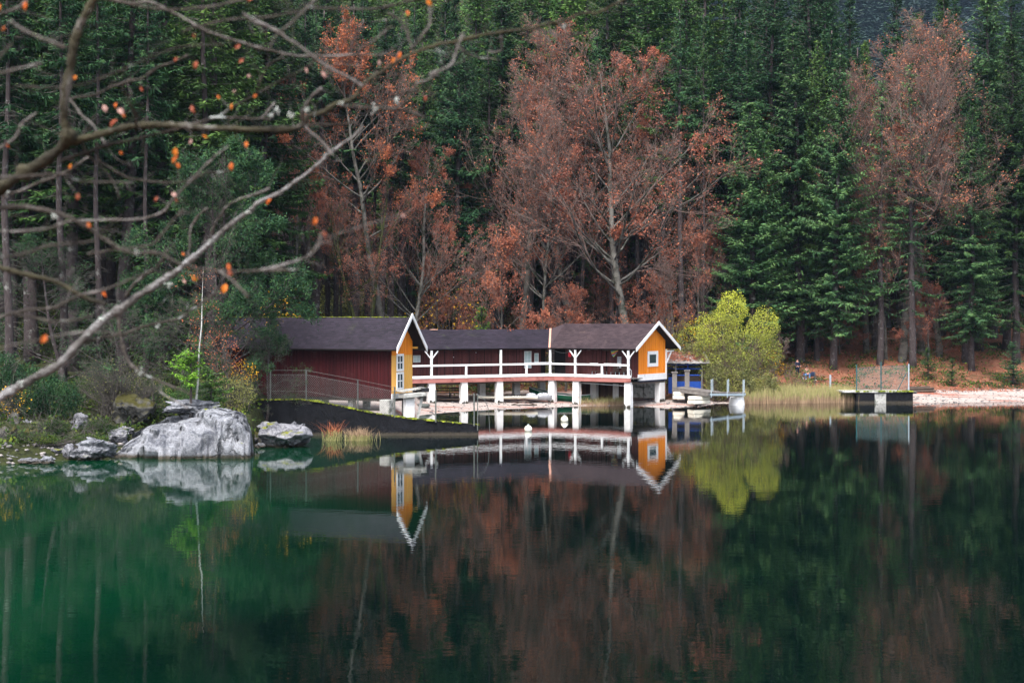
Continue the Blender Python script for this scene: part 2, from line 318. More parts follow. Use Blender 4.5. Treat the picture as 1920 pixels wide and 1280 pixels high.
def build_ground():
    us = np.concatenate([np.linspace(-1500, -150, 28)[:-1], np.linspace(-150, 2070, 360), np.linspace(2070, 3300, 24)[1:]])
    ds = np.concatenate([np.linspace(-8, 0, 7)[:-1], np.linspace(0, 16, 50)[:-1], np.linspace(16, 60, 56)[:-1], np.linspace(60, 420, 50)])
    V = []; sh = []
    for u in us:
        s = shoreY(u)
        for d in ds:
            Y = s + d; x = (u - 960) / F * Y; V.append((x, Y, gz(x, Y)))
    nu, nd = len(us), len(ds)
    i, j = np.meshgrid(np.arange(nu - 1), np.arange(nd - 1), indexing='ij'); a = (i * nd + j).ravel()
    Fq = np.stack([a, a + nd, a + nd + 1, a + 1], 1)
    cu = ((us[:-1] + us[1:]) / 2)[i.ravel()]; cd = ((ds[:-1] + ds[1:]) / 2)[j.ravel()]
    # shade = gravel cover: 1 on the beach, 0 on the forest floor
    wid = np.interp(cu, [480, 600, 735, 800, 1100, 1260, 1320, 1400, 1600, 1715, 1800, 1920], [1.2, 20, 20, 15, 12, 6, 5, 3, 3, 6.5, 6, 6.5])
    g = np.clip((wid - cd) / 1.5 + .5, 0, 1); g[cu < 615] *= 0
    me = np_mesh('ground', V, Fq, g)
    m = bpy.data.materials.new('forest_floor_and_gravel'); m.use_nodes = True; N = m.node_tree.nodes; L = m.node_tree.links
    p = N['Principled BSDF']; p.inputs['Roughness'].default_value = .95; p.inputs['Specular IOR Level'].default_value = .15
    at_ = N.new('ShaderNodeAttribute'); at_.attribute_name = 'shade'
    tc = N.new('ShaderNodeTexCoord')
    def noi(sc, det=6, st=(1, 1, 1), r=.6):
        mp = N.new('ShaderNodeMapping'); mp.inputs['Scale'].default_value = st; L.new(tc.outputs['Object'], mp.inputs[0])
        n = N.new('ShaderNodeTexNoise'); n.inputs['Scale'].default_value = sc; n.inputs['Detail'].default_value = det; n.inputs['Roughness'].default_value = r
        L.new(mp.outputs[0], n.inputs['Vector']); return n.outputs['Fac']
    def ramp(f, stops):
        c = N.new('ShaderNodeValToRGB'); L.new(f, c.inputs[0]); e = c.color_ramp.elements
        for k, (po, co) in enumerate(stops):
            q = e[k] if k < 2 else e.new(po); q.position = po; q.color = (*co, 1)
        return c.outputs[0]
    def mix(f, a, b):
        x = N.new('ShaderNodeMix'); x.data_type = 'RGBA'; L.new(f, x.inputs['Factor']); L.new(a, x.inputs['A']); L.new(b, x.inputs['B']); return x.outputs['Result']
    def rng(f, a, b):
        x = N.new('ShaderNodeMapRange'); x.inputs['From Min'].default_value = a; x.inputs['From Max'].default_value = b; L.new(f, x.inputs[0]); return x.outputs[0]
    gravel = ramp(noi(5, 8, r=.8), [(.3, (.2, .16, .15)), (.5, (.34, .29, .27)), (.68, (.46, .41, .38))])
    redleaf = ramp(noi(6, 4), [(.35, (.14, .045, .03)), (.6, (.34, .13, .09))])
    band = rng(noi(.55, 9, (.22, 1.6, 1), .7), .53, .6)
    beach = mix(band, gravel, redleaf)
    litter = ramp(noi(2.2, 10, r=.8), [(.3, (.06, .028, .02)), (.47, (.18, .075, .045)), (.62, (.25, .115, .068))])
    mossy = ramp(noi(3, 6), [(.35, (.01, .012, .005)), (.6, (.032, .038, .012))])
    sxx = N.new('ShaderNodeSeparateXYZ'); L.new(tc.outputs['Object'], sxx.inputs[0])
    lm = N.new('ShaderNodeMath'); lm.operation = 'ADD'; L.new(noi(.16, 6), lm.inputs[0]); L.new(rng(sxx.outputs['X'], -7, -16), lm.inputs[1])
    l2 = N.new('ShaderNodeMath'); l2.operation = 'ADD'; L.new(lm.outputs[0], l2.inputs[0]); L.new(rng(sxx.outputs['Z'], 14, 28), l2.inputs[1])
    floor = mix(rng(l2.outputs[0], .5, .62), litter, mossy)
    ad = N.new('ShaderNodeMath'); ad.operation = 'ADD'; L.new(at_.outputs['Fac'], ad.inputs[0]); sb = N.new('ShaderNodeMath'); sb.operation = 'SUBTRACT'
    L.new(noi(.6, 8), sb.inputs[0]); sb.inputs[1].default_value = .5; L.new(sb.outputs[0], ad.inputs[1])
    colr = mix(rng(ad.outputs[0], .4, .6), floor, beach)
    L.new(colr, p.inputs['Base Color'])
    bu = N.new('ShaderNodeBump'); bu.inputs['Strength'].default_value = .7; bu.inputs['Distance'].default_value = .08; L.new(noi(6, 8, r=.8), bu.inputs['Height']); L.new(bu.outputs[0], p.inputs['Normal'])
    o = link_mesh('ground', me, m, None, True); tag(o, kind='structure')
    # bank under the photographer
    V = []; n = 40
    for i in range(n + 1):
        for j in range(n + 1):
            x = -40 + 80 * i / n; Y = -30 + 46 * j / n
            z = 5.3 if Y < 2 else 5.3 - .55 * (Y - 2); z += .3 * noise.noise(Vector((x * .3, Y * .3, 1)))
            V.append((x, Y, min(z, 5.5)))
    i, j = np.meshgrid(np.arange(n), np.arange(n), indexing='ij'); a = (i * (n + 1) + j).ravel()
    me = np_mesh('near_bank', V, np.stack([a, a + n + 1, a + n + 2, a + 1], 1), np.zeros(n * n))
    tag(link_mesh('near_bank', me, m, None, True), kind='structure')
build_ground()

def build_water():
    mb = MB(); mb.poly([(-900, -60, 0), (900, -60, 0), (900, 420, 0), (-900, 420, 0)], .5)
    m = bpy.data.materials.new('lake_water'); m.use_nodes = True; N = m.node_tree.nodes; L = m.node_tree.links
    p = N['Principled BSDF']; p.inputs['Roughness'].default_value = .015; p.inputs['IOR'].default_value = 1.42
    p.inputs['Specular IOR Level'].default_value = .5
    tc = N.new('ShaderNodeTexCoord')
    n0 = N.new('ShaderNodeTexNoise'); n0.inputs['Scale'].default_value = .035; n0.inputs['Detail'].default_value = 3; L.new(tc.outputs['Object'], n0.inputs['Vector'])
    sx = N.new('ShaderNodeSeparateXYZ'); L.new(tc.outputs['Object'], sx.inputs[0])
    # the lake bed shelves up towards the left bank: lighter emerald water there
    xr = N.new('ShaderNodeMapRange'); xr.inputs['From Min'].default_value = -1; xr.inputs['From Max'].default_value = -12; xr.inputs['To Min'].default_value = -.2; xr.inputs['To Max'].default_value = .16
    L.new(sx.outputs['X'], xr.inputs[0]); ad = N.new('ShaderNodeMath'); ad.operation = 'ADD'; L.new(n0.outputs['Fac'], ad.inputs[0]); L.new(xr.outputs[0], ad.inputs[1])
    cr = N.new('ShaderNodeValToRGB'); e = cr.color_ramp.elements; e[0].position = .38; e[0].color = (.0005, .004, .0032, 1); e[1].position = .72; e[1].color = (.0002, .029, .011, 1)
    L.new(ad.outputs[0], cr.inputs[0]); L.new(cr.outputs[0], p.inputs['Base Color'])
    def nz(sc, st, d=2):
        mp = N.new('ShaderNodeMapping'); mp.inputs['Scale'].default_value = st; L.new(tc.outputs['Object'], mp.inputs[0])
        n = N.new('ShaderNodeTexNoise'); n.inputs['Scale'].default_value = sc; n.inputs['Detail'].default_value = d; L.new(mp.outputs[0], n.inputs['Vector']); return n.outputs['Fac']
    b1 = N.new('ShaderNodeBump'); b1.inputs['Strength'].default_value = 1; b1.inputs['Distance'].default_value = .0024; L.new(nz(2.2, (.5, 1, 1), 3), b1.inputs['Height'])
    b2 = N.new('ShaderNodeBump'); b2.inputs['Strength'].default_value = 1; b2.inputs['Distance'].default_value = .0038; L.new(nz(.35, (.6, 1, 1), 2), b2.inputs['Height']); L.new(b1.outputs[0], b2.inputs['Normal'])
    L.new(b2.outputs[0], p.inputs['Normal'])
    o = mb.build('lake_water', m); tag(o, kind='structure')
build_water()

# ------------------------------------------------------------------ building helpers
def board_wall(mb, fr, a0, a1, n, z0, ztop, w=.14, th=.03, sgn=1):
    """vertical boards standing proud of plane n; ztop is a number or a function of a"""
    a = a0; k = 0
    while a < a1 - .01:
        b = min(a1, a + w * random.uniform(.85, 1.15)); t = th * (1 if k % 2 else .55) + random.uniform(0, .004)
        zt = ztop if not callable(ztop) else None
        z0a = ztop(a + .006) if callable(ztop) else zt; z1a = ztop(b - .006) if callable(ztop) else zt
        sh = random.random()
        lo, hi = (n, n + t) if sgn > 0 else (n - t, n)
        mb.hexa([fr(a + .006, lo, z0), fr(b - .006, lo, z0), fr(b - .006, hi, z0), fr(a + .006, hi, z0),
                 fr(a + .006, lo, z0a), fr(b - .006, lo, z1a), fr(b - .006, hi, z1a), fr(a + .006, hi, z0a)], sh)
        a = b; k += 1
def shingles(mb, E0, E1, R0, R1, row=.17, tile=.3, th=.018):
    """eave E0-E1, ridge R0-R1; overlapping tile courses"""
    E0, E1, R0, R1 = map(Vector, (E0, E1, R0, R1)); sl = ((R0 - E0).length + (R1 - E1).length) / 2; le = (E1 - E0).length
    nr = max(3, int(sl / row)); nc = max(3, int(le / tile)); nrm = (E1 - E0).cross(R0 - E0).normalized()
    if nrm.z < 0: nrm = -nrm
    for r in range(nr):
        v0 = r / nr; v1 = min(1, (r + 1.25) / nr); off = (r % 2) * .5
        for c in range(-1, nc + 1):
            u0 = max(0, (c + off + .012) / nc); u1 = min(1, (c + 1 + off - .012) / nc)
            if u1 <= u0 + 1e-4: continue
            P = lambda u, v, h: (E0.lerp(E1, u)).lerp(R0.lerp(R1, u), v) + nrm * h
            h0 = th * 2 + random.uniform(-.003, .004); h1 = th * .8
            mb.hexa([P(u0, v0, h0 - th), P(u1, v0, h0 - th), P(u1, v1, h1 - th), P(u0, v1, h1 - th), P(u0, v0, h0), P(u1, v0, h0), P(u1, v1, h1), P(u0, v1, h1)], min(1, max(0, random.gauss(.5, .27))))
def slab(mb, E0, E1, R0, R1, t, drop=0.0, sh=.3):
    E0, E1, R0, R1 = map(Vector, (E0, E1, R0, R1)); nrm = (E1 - E0).cross(R0 - E0).normalized()
    if nrm.z < 0: nrm = -nrm
    a = nrm * -drop; b = nrm * -(drop + t)
    mb.hexa([E0 + b, E1 + b, R1 + b, R0 + b, E0 + a, E1 + a, R1 + a, R0 + a], sh)
def window(fr, parent, a0, a1, z0, z1, n, fw=.06, cols=2, rows=2, glass=None, th=.05, side=None):
    """white frame with panes, hung on plane n of frame fr"""
    w = MB(); w.box(fr, a0, a0 + fw, n, n + th, z0, z1, .8); w.box(fr, a1 - fw, a1, n, n + th, z0, z1, .8)
    w.box(fr, a0 + fw, a1 - fw, n, n + th - .003, z0, z0 + fw, .8); w.box(fr, a0 + fw, a1 - fw, n, n + th - .003, z1 - fw, z1, .8)
    bw = fw * .42
    for c in range(1, cols):
        x = a0 + fw + (a1 - a0 - 2 * fw) * c / cols; w.box(fr, x - bw / 2, x + bw / 2, n + .012, n + th - .012, z0 + fw, z1 - fw, .7)
    for r in range(1, rows):
        z = z0 + fw + (z1 - z0 - 2 * fw) * r / rows; w.box(fr, a0 + fw, a1 - fw, n + .014, n + th - .015, z - bw / 2, z + bw / 2, .7)
    o = w.build('window', M_white, parent)
    g = MB(); g.box(fr, a0 + fw * .8, a1 - fw * .8, n + .004, n + .011, z0 + fw * .8, z1 - fw * .8, .5); g.build('pane', glass or M_glass, o)
    return o

# ------------------------------------------------------------------ near boathouse
def near_boathouse():
    b = math.radians(24); a = (math.cos(b), -math.sin(b)); C = at(734, 700, 91.0); L = 13.2; W = 2.8
    fr = frame((C.x, C.y), a)      # s<0 runs left-back along the red wall; +n to the camera; wall plane n=0
    root = empty('boathouse', (C.x, C.y, 1.2), 'dark red boathouse with steep mossy ridged roof and narrow yellow gable end above the gravel', 'boathouse')
    zb, ze, zr = 2.08, 5.28, 7.28; half = W / 2 + .55; zf = ze - .05
    bl = MB(); bl.box(fr, -L, -.03, -W + .03, -.03, zb + .05, ze - .15, .3)
    bl.build('core', M_gap, root)
    mb = MB(); board_wall(mb, fr, -L, 0, -.02, zb, ze - .02, .13, .03); mb.build('side_wall', M_red, root)
    mb = MB(); board_wall(mb, fr, -L, 0, -W + .02, zb, ze - .02, .16, .03, -1); mb.build('back_wall', M_red, root)
    # gable end lies in plane s=0, from n=0 back to n=-W : make its own frame
    g = lambda s, t, z: fr(t, -s, z)        # s runs 0..W away from camera corner, t outward
    zs = at(0, 666, 91.5).z
    sl = (zr - ze) / half
    top = lambda s: zr - .12 - sl * abs(s - W / 2)
    mb = MB(); board_wall(mb, g, .0, W, .0, zb + .3, zs, .16, .028); mb.build('lower_gable_wall', M_yellowp, root)
    mb = MB(); board_wall(mb, g, .0, W, .012, zs + .002, top, .15, .032); mb.build('upper_gable_wall', M_orangep, root)
    mb = MB(); mb.box(g, -.03, W + .03, .0, .06, zb - .02, zb + .3, .8); mb.build('base_board', M_white, root)
    # tall double window
    for z0, z1 in ((at(0, 731, 91.6).z, at(0, 697.5, 91.6).z), (at(0, 696, 91.6).z, at(0, 663.5, 91.6).z)):
        window(g, root, .55, 1.5, z0, z1, .045, fw=.14, cols=2, rows=2)
    # roof
    ov = .72
    for side in (1, -1):
        nE = -W / 2 + side * half; E0 = fr(-L - .4, nE, zf - .25 * 0); E1 = fr(ov, nE, zf); R0 = fr(-L - .4, -W / 2, zr); R1 = fr(ov, -W / 2, zr)
        mb = MB(); slab(mb, E0, E1, R0, R1, .09); mb.build('roof_deck', M_gap, root)
        mb = MB(); shingles(mb, E0, E1, R0, R1); mb.build('roof', M_shA, root)
        bg = MB(); e = fr(ov + .02, nE + side * .12, zf - .12 * sl - .11); r = fr(ov + .02, -W / 2, zr - .02)
        o1 = fr(1, 0, 0) - fr(0, 0, 0); t = o1 * .06; up = Vector((0, 0, .36)); 
        bg.hexa([e, e + t, r + t, r, e + up, e + t + up, r + t + up + Vector((0, 0, -.08)), r + up + Vector((0, 0, -.08))], .8)
        bg.build('bargeboard', M_white, root)
    mb = MB()
    for i in range(170):
        s = -L - .3 + (L + .9) * i / 170; q = fr(s, -W / 2 + random.uniform(-.05, .08), zr + .01); h = random.uniform(.015, .06)
        if random.random() < .8: mb.tube([q, q + (fr(.11, 0, 0) - fr(0, 0, 0)) + Vector((0, 0, random.uniform(-.01, .02)))], [h, h * .8], 5)
    mb.build('ridge_moss', M_moss, root)
    mb = MB(); mb.tube([fr(-L, -W / 2 + half + .03, zf - .04), fr(ov, -W / 2 + half + .03, zf - .05)], .05, 6); mb.build('gutter', M_gap, root)
    # purlin ends under the overhang
    mb = MB()
    mb.box(g, W + .12, W + .26, -.3, .3, ze - .05, ze + .07, .5)
    mb.build('purlin', M_yellowp, root)
    mb = MB(); mb.box(fr, -L, -.02, -W + .1, -.1, zb - .2, zb + .0, .4); mb.build('floor_beam', M_wooddark, root)
    for s, n in ((-.25, -2.4), (-3.2, -.5), (-3.2, -2.4), (-7, -.5), (-7, -2.4), (-11, -.5), (-11, -2.4)):
        q = fr(s, n, 0); z0 = gz(q.x, q.y) - .4
        mb = MB(); mb.box(fr, s - .2, s + .2, n - .2, n + .2, z0, zb - .2, .5); mb.build('pier', M_woodpale, root, bevel=.02)
    q0 = at(735, 770, 90.2)
    mb = MB(); f2 = frame((q0.x - .75, q0.y), a); z0 = gz(q0.x, q0.y) - .6
    mb.box(f2, 0, .72, -.5, .1, z0, zb - .02, .35); mb.build('corner_pier', M_woodpale, root, bevel=.03)
near_boathouse()

def landing():
    """weathered concrete landing beside the gable"""
    Y = 90.2; root = empty('landing_stage', at(762, 780, Y), 'weathered grey concrete landing stage on a white leg below the yellow gable', 'landing stage')
    fr = frame((at(752, 0, Y).x, Y), (.9, .42)); z = at(0, 738, Y).z
    mb = MB(); mb.hexa([fr(0, -.5, z - .28), fr(1.55, -.6, z - .16), fr(1.55, .5, z - .16), fr(0, .5, z - .28), fr(0, -.5, z), fr(1.55, -.6, z + .08), fr(1.55, .5, z + .08), fr(0, .5, z)], .4)
    mb.build('beam', M_woodpale, root, bevel=.03)
    mb = MB()
    for i in range(7): mb.box(fr, -.1 + i * .27, .14 + i * .27, -1.1 - .1 * (i % 2), .42 - i * .08, z + .12 + i * .03, z + .17 + i * .03)
    mb.build('planks', M_woodpale, root)
    mb = MB(); s0 = fr(.32, 0, 0)
    mb.box(fr, .25, .85, -.3, .2, -.5, z - .22, .9); mb.build('leg', M_pier, root, bevel=.03)
    mb = MB(); mb.bar(fr(.95, 0, .1), fr(1.45, 0, z - .15), .16, .2, .6); mb.build('brace', M_woodpale, root)
    mb = MB(); mb.box(fr, 1.35, 1.8, -.5, .3, z + .1, z + .34, .3); mb.build('end_block', M_black, root, bevel=.02)
    mb = MB()
    for s in (.3, .55): mb.tube([fr(s, .26, .12), fr(s, .3, .55), fr(s + .12, .3, .66), fr(s + .2, .28, .5)], .03, 6)
    mb.build('rusty_loop', M_rustm, root)
landing()

# ------------------------------------------------------------------ long boathouse on piers
def long_boathouse():
    b = math.radians(35); u = (math.cos(b), -math.sin(b))
    P0 = at(1197, 700, 116.5); W = 4.5; Lr = 7.9
    A = frame((P0.x, P0.y), u)             # right wing: s<0 to the left; wall plane n=0; balcony 0..1.25
    root = empty('long_boathouse', (P0.x, P0.y, 0), 'long red-brown boathouse with white railed balcony on white piers and an orange gable end', 'boathouse')
    zdk, zfl, ze = 2.03, 2.42, 4.74; zrA = 6.78; bal = 1.25; ovg = 1.38
    # bend point of the balcony front and left wing frame
    Bp = A(-Lr, bal, 0)
    c = math.radians(28.5); w = (math.cos(c), math.sin(c))     # left wing heads back to the bend going right
    B = frame((Bp.x, Bp.y), w); Ll = 13.6                      # s from -Ll..0, balcony front plane n=0, wall plane n=-bal
    # wall line intersection (mitre)
    def wallA(s, n, z): return A(s, n, z)
    # mitre s for offset n behind the balcony front: intersection of both wings' planes
    turn = (b + c) / 2
    mit = lambda off: off * math.tan(turn)      # shift along each wing (concave towards the camera => longer at the back)
    # --- walls
    sA = -Lr - mit(bal) * 0 
    def lineA(off, s): return A(s, bal - off, 0)
    # right wing wall plane off=bal : s from -Lr - d .. 0
    dA = -math.tan(turn) * 0
    core = MB(); core.box(A, -Lr - .35, -.02, -W + .05, -.06, zdk + .1, ze + .35, .3); core.box(B, -Ll, .35, -bal - 3.4, -bal - .06, zdk + .1, ze + .25, .3); core.build('core', M_gap, root)
    mb = MB(); board_wall(mb, A, -Lr + .1, 0, -.04, zdk + .3, ze + .3, .17, .03); mb.build('right_wing_wall', M_brown, root)
    mb = MB(); board_wall(mb, B, -Ll, -.12, -bal - .04, zdk + .3, ze + .3, .17, .03); mb.build('left_wing_wall', M_brown, root)
    mb = MB(); board_wall(mb, A, -Lr, 0, -W, zdk + .3, ze + .6, .3, .03, -1); board_wall(mb, B, -Ll, -.2, -bal - 3.4, zdk + .3, ze + .4, .3, .03, -1); mb.build('back_wall', M_brown, root)
    # door leaves: dark joints and slightly proud battens on the left wing
    sB = lambda px: _solve(B, px, -bal); sA_ = lambda px: _solve(A, px, 0); sF = lambda px: _solve(B, px, 0); sG = lambda px: _solve(A, px, bal)
    for px0, px1 in ((792, 819), (821, 833), (835, 850), (852, 879), (881, 908), (911, 935), (946, 952), (954, 968)):
        a0, a1 = sB(px0), sB(px1); d = MB(); board_wall(d, B, a0, a1, -bal + .0, zfl + .05, ze - .12, .15, .02); do = d.build('door', M_brown, root)
        k = MB(); k.box(B, a1 - .02, a1 + .05, -bal + .0, -bal + .006, zfl + .02, ze - .1, .1); k.build('door_gap', M_gap, do)
    for px, r in ((850, 670), (892, 662), (863, 675), (895, 674), (945, 667), (961, 667)):
        q = B(sB(px), -bal + .03, at(0, r, 116).z); k = MB(); k.tube([q, q + (B(0, .03, 0) - B(0, 0, 0))], .035, 8); k.build('door_knob', M_white if px in (850, 892) else M_gap, root)
    # windows behind the balcony
    def win(px0, px1, y0, y1, cols=2, rows=2, fw=.05, gl=M_curtain, f=B, n=-bal):
        Yq = f(_solve(f, px0, n), n, 0).y
        window(f, root, _solve(f, px0, n), _solve(f, px1, n), at(0, y1, Yq).z, at(0, y0, Yq).z, n + .03, fw=fw, cols=cols, rows=rows, glass=gl)
    win(774, 787.5, 666, 679, 2, 2, .035); win(982.5, 995.5, 658, 690, 2, 2, .05); win(1001.5, 1009, 662, 679, 1, 2, .045)
    # doorway at the bend: shade inside painted as a dark sheet on the boards
    a0, a1 = -Lr + .02, sA_(1060); k = MB(); k.box(A, a0, a1, -.005, .005 + .0, zfl, ze, .2); k.build('doorway_shade', M_gap, root)
    k = MB()
    for px in (1128, 1136, 1137): k.box(A, sA_(px), sA_(px) + .04, -.004, .012, zfl, ze, .2)
    k.build('wall_joints', M_gap, root)
    # --- deck floor and beams
    mb = MB()
    for s0 in np.arange(-Lr - .2, .2, .3): mb.box(A, s0, s0 + .285, -.2, bal - .02, zfl - .1, zfl - .05)
    for s0 in np.arange(-Ll, .1, .3): mb.box(B, s0, s0 + .285, -bal - .2, -.03, zfl - .104, zfl - .055)
    mb.build('deck_floor', M_wood, root)
    sEnd = sG(1182.5)
    mb = MB(); mb.box(A, -Lr + .0, sEnd, bal - .06, bal + .02, zdk, zdk + .33, .6); mb.build('deck_beam', M_deck, root)
    mb = MB(); mb.box(B, -Ll, -.0, -.06, .025, zdk - .005, zdk + .325, .6); mb.build('deck_beam', M_deck, root)
    mb = MB(); mb.box(A, sEnd, -.02, bal - .5, bal - .42, zdk + .18, zdk + .45, .5); mb.build('end_beam', M_wood, root)
    mb = MB(); mb.box(A, -Lr, .02, -W + .1, bal - .4, zdk - .16, zdk + .02, .4); mb.box(B, -Ll, .3, -bal - 3.3, -.3, zdk - .17, zdk + .015, .4); mb.build('joists', M_wooddark, root)
    # rails
    for nm, z0, z1, t in (('lower_rail', zdk + .36, zdk + .58, .0), ('upper_rail', zfl + .93, zfl + 1.08, .02)):
        mb = MB(); mb.box(A, -Lr + .0, (sEnd if nm == 'lower_rail' else -.1), bal - .04, bal + .05 + t, z0, z1, .9); mb.build(nm, M_white, root, bevel=.01)
        mb = MB(); mb.box(B, -Ll, 0, -.04, .052 + t, z0 - .004, z1 - .003, .9); mb.build(nm, M_white, root, bevel=.01)
    # planks lying on the rail
    for f_, a0, a1, n0 in ((A, sG(1107), sG(1121), bal - .06), (A, sG(1133), sG(1164), bal - .08), (B, sF(984), sF(1034), -.06)):
        mb = MB(); mb.box(f_, a0, a1, n0, n0 + .17, zfl + 1.083, zfl + 1.135, .9); mb.build('rail_plank', M_white, root)
    # posts with braces
    def post(f, s, n, brace, top=ze - .1):
        mb = MB(); mb.box(f, s - .085, s + .085, n - .12, n + .035, zfl - .05, top, .85); po = mb.build('post', M_white, root, bevel=.01)
        if brace:
            for d in brace:
                k = MB(); k.bar(f(s, n - .04, top - .72), f(s + d * .58, n - .04, top - .04), .09, .08, .8); k.build('brace', M_white, po)
    post(B, sF(809), .03, (-1, 1)); post(B, sF(939), .03, ()); post(A, -Lr + .05, bal, ()); post(A, sG(1078.5), bal + .01, (-1, 1)); post(A, sG(1178), bal + .01, (-1, 1))
    for f, s, n in ((B, sF(874), .01), (B, sF(987), .01), (A, sG(1128.5), bal - .01)):
        mb = MB(); mb.box(f, s - .08, s + .08, n - .07, n + .045, zfl - .05, zfl + .94, .85); mb.build('short_post', M_white, root)
    # piers: (px at front line, frame, n, width)
    def pier(f, s, n, wd, z1=zdk, dp=.45):
        q = f(s, n, 0); zg = min(gz(q.x, q.y), .0) - .35 if gz(q.x, q.y) < .25 else gz(q.x, q.y) - .3
        mb = MB(); t = .03
        mb.hexa([f(s - wd / 2 - t, n - dp, zg), f(s + wd / 2 + t, n - dp, zg), f(s + wd / 2 + t, n + t, zg), f(s - wd / 2 - t, n + t, zg), f(s - wd / 2, n - dp, z1), f(s + wd / 2, n - dp, z1), f(s + wd / 2, n, z1), f(s - wd / 2, n, z1)], .6)
        po = mb.build('pier', M_pier, root, bevel=.02)
        zz = max(gz(q.x, q.y), 0)
        k = MB()
        for i in range(26):
            h = random.uniform(.03, .3) * random.random() ** .6; ss = s + random.uniform(-1, 1) * wd / 2; k.box(f, ss - .03, ss + .03, n + .0, n + .045, zz - .15, zz + h)
        k.build('algae_foot', M_pierfoot, po)
    for px in (872, 938.5): pier(B, sF(px), -.06, .56)
    pier(B, sF(811), -.06, .58)
    pier(A, -Lr + .1, bal - .08, .6); pier(A, sG(1078), bal - .08, .58); pier(A, sG(1175), bal - .08, .56)
    for px in (905, 970): pier(B, _solve(B, px, -3.2), -3.2, .55)
    pier(B, _solve(B, 790, -3.2), -3.2, .5); pier(A, _solve(A, 1112, -1.6), -1.6, .55); pier(A, _solve(A, 1152, -1.8), -1.8, .3); pier(B, _solve(B, 1018, -3), -3, .5)
    # hanging pipe under the deck
    mb = MB(); mb.tube([A(sG(1044), bal - .5, zdk - .1), A(sG(1165), bal - .45, zdk - .3)], .035, 6); mb.build('hanging_pipe', M_white, root)
    # plank screen under the right wing
    mb = MB(); board_wall(mb, A, -Lr + .8, -2.2, -2.6, .35, zdk - .17, .22, .03); mb.build('lower_screen', nmat('brown_screen_boards', [(.06, .028, .018), (.13, .065, .04)], rough=.9, nscale=2), root)
    # --- orange gable room (plane s = 0 .. outward +)
    g = lambda s, t, z: A(t, -s, z)
    slp = (zrA - ze) / (W / 2 + ovg); ridge_n = W / 2
    top = lambda s: zrA - .1 - slp * abs(s - ridge_n)
    mb = MB(); board_wall(mb, g, 0, W, 0, zdk + .62, top, .17, .03); mb.build('gable_wall', M_orangep, root)
    mb = MB(); mb.box(g, -.03, W + .05, -.05, .07, zdk + .1, zdk + .62, .9); mb.build('white_skirt', M_white, root)
    mb = MB(); mb.box(g, -.02, W + .04, -.3, .05, zdk - .02, zdk + .1, .2); mb.build('sill_beam', M_navy, root)
    mb = MB(); mb.box(g, W, W + .16, -.1, .09, zdk + .1, ze - .1, .9); mb.build('corner_post', M_white, root)
    zq0, zq1 = at(0, 687, 118.3).z, at(0, 658, 118.3).z
    wS = lambda px: _solve(g, px, 0)
    window(g, root, wS(1213), wS(1232.5), zq0, zq1, .04, fw=.28, cols=1, rows=1)
    mb = MB()
    for px in (1214, 1231): mb.box(g, wS(px) - .02, wS(px) + .02, .03, .045, zdk + .62, zq0 - .01, .3)
    mb.build('batten', nmat('pale_orange_paint', [(.8, .4, .15), (.85, .48, .2)]), root)
    # --- roofs (eave line runs over the balcony)
    ov = .62; nE = ovg; nB = -W - ovg
    Rr0 = A(-Lr - .75, -W / 2, zrA); Rr1 = A(ov, -W / 2, zrA)
    EA1 = A(ov, nE, ze); 
    # valley: bend at eave
    offE = bal - nE  # eave is slightly in front of the balcony line
    eave_bend = A(-Lr - (nE - bal) * math.tan(turn) * -1, nE, ze)
    zrB = 6.3; halfB = 2.45
    nRB = -(bal + 3.4) / 2 + .0
    eB0 = B(-Ll - .3, nE - bal, ze - .0)
    rB0 = B(-Ll - .3, nRB, zrB); rB1 = B(nRB * -math.tan(turn) * -1 * 1.0 + 0, nRB, zrB)
    # ridge bend point of left wing: on the mitre line
    mB = B(0, 0, 0); bis = (A(-Lr, bal - 1, 0) - A(-Lr, bal, 0)).normalized() + (B(0, -1, 0) - B(0, 0, 0)).normalized(); bis.normalize()
    k = abs(nRB) / math.cos(turn); rB1 = Vector((mB.x + bis.x * k, mB.y + bis.y * k, zrB))
    eave_bend = Vector((mB.x - bis.x * (nE - bal) / math.cos(turn), mB.y - bis.y * (nE - bal) / math.cos(turn), ze))
    # right wing ridge start, hip slope down to valley top
    for E0, E1, R0, R1, M in ((eB0, eave_bend, rB0, rB1, M_shA),):
        q = MB(); slab(q, E0, E1, R0, R1, .1); q.build('roof_deck', M_gap, root)
        q = MB(); shingles(q, E0, E1, R0, R1, .19, .33); q.build('left_wing_roof', M, root)
    q = MB(); slab(q, eave_bend, EA1, Rr0, Rr1, .1); q.build('roof_deck', M_gap, root)
    q = MB(); shingles(q, eave_bend, EA1, Rr0, Rr1, .19, .33)
    q.poly([eave_bend + Vector((0, 0, .03)), Rr0 + Vector((0, 0, .02)), rB1 + Vector((0, 0, .03))], .5)
    q.build('right_wing_roof', M_shB, root)
    # back slopes
    q = MB(); shingles(q, A(-Lr, nB, ze), A(ov, nB, ze), Rr0, Rr1, .4, .6); q.build('right_wing_roof_back', M_shB, root)
    q = MB(); slab(q, A(-Lr, nB, ze), A(ov, nB, ze), Rr0, Rr1, .1); q.build('roof_deck', M_gap, root)
    bk = B(-Ll - .3, nRB * 2 - .1, ze); bk1 = Vector((mB.x + bis.x * k * 2, mB.y + bis.y * k * 2, ze))
    q = MB(); shingles(q, bk, bk1, rB0, rB1, .4, .6); q.build('left_wing_roof_back', M_shA, root)
    q = MB(); q.bar(eave_bend + Vector((0, -.05, .03)), rB1 + Vector((0, -.05, .08)), .17, .04); q.build('valley_flashing', M_copper, root)
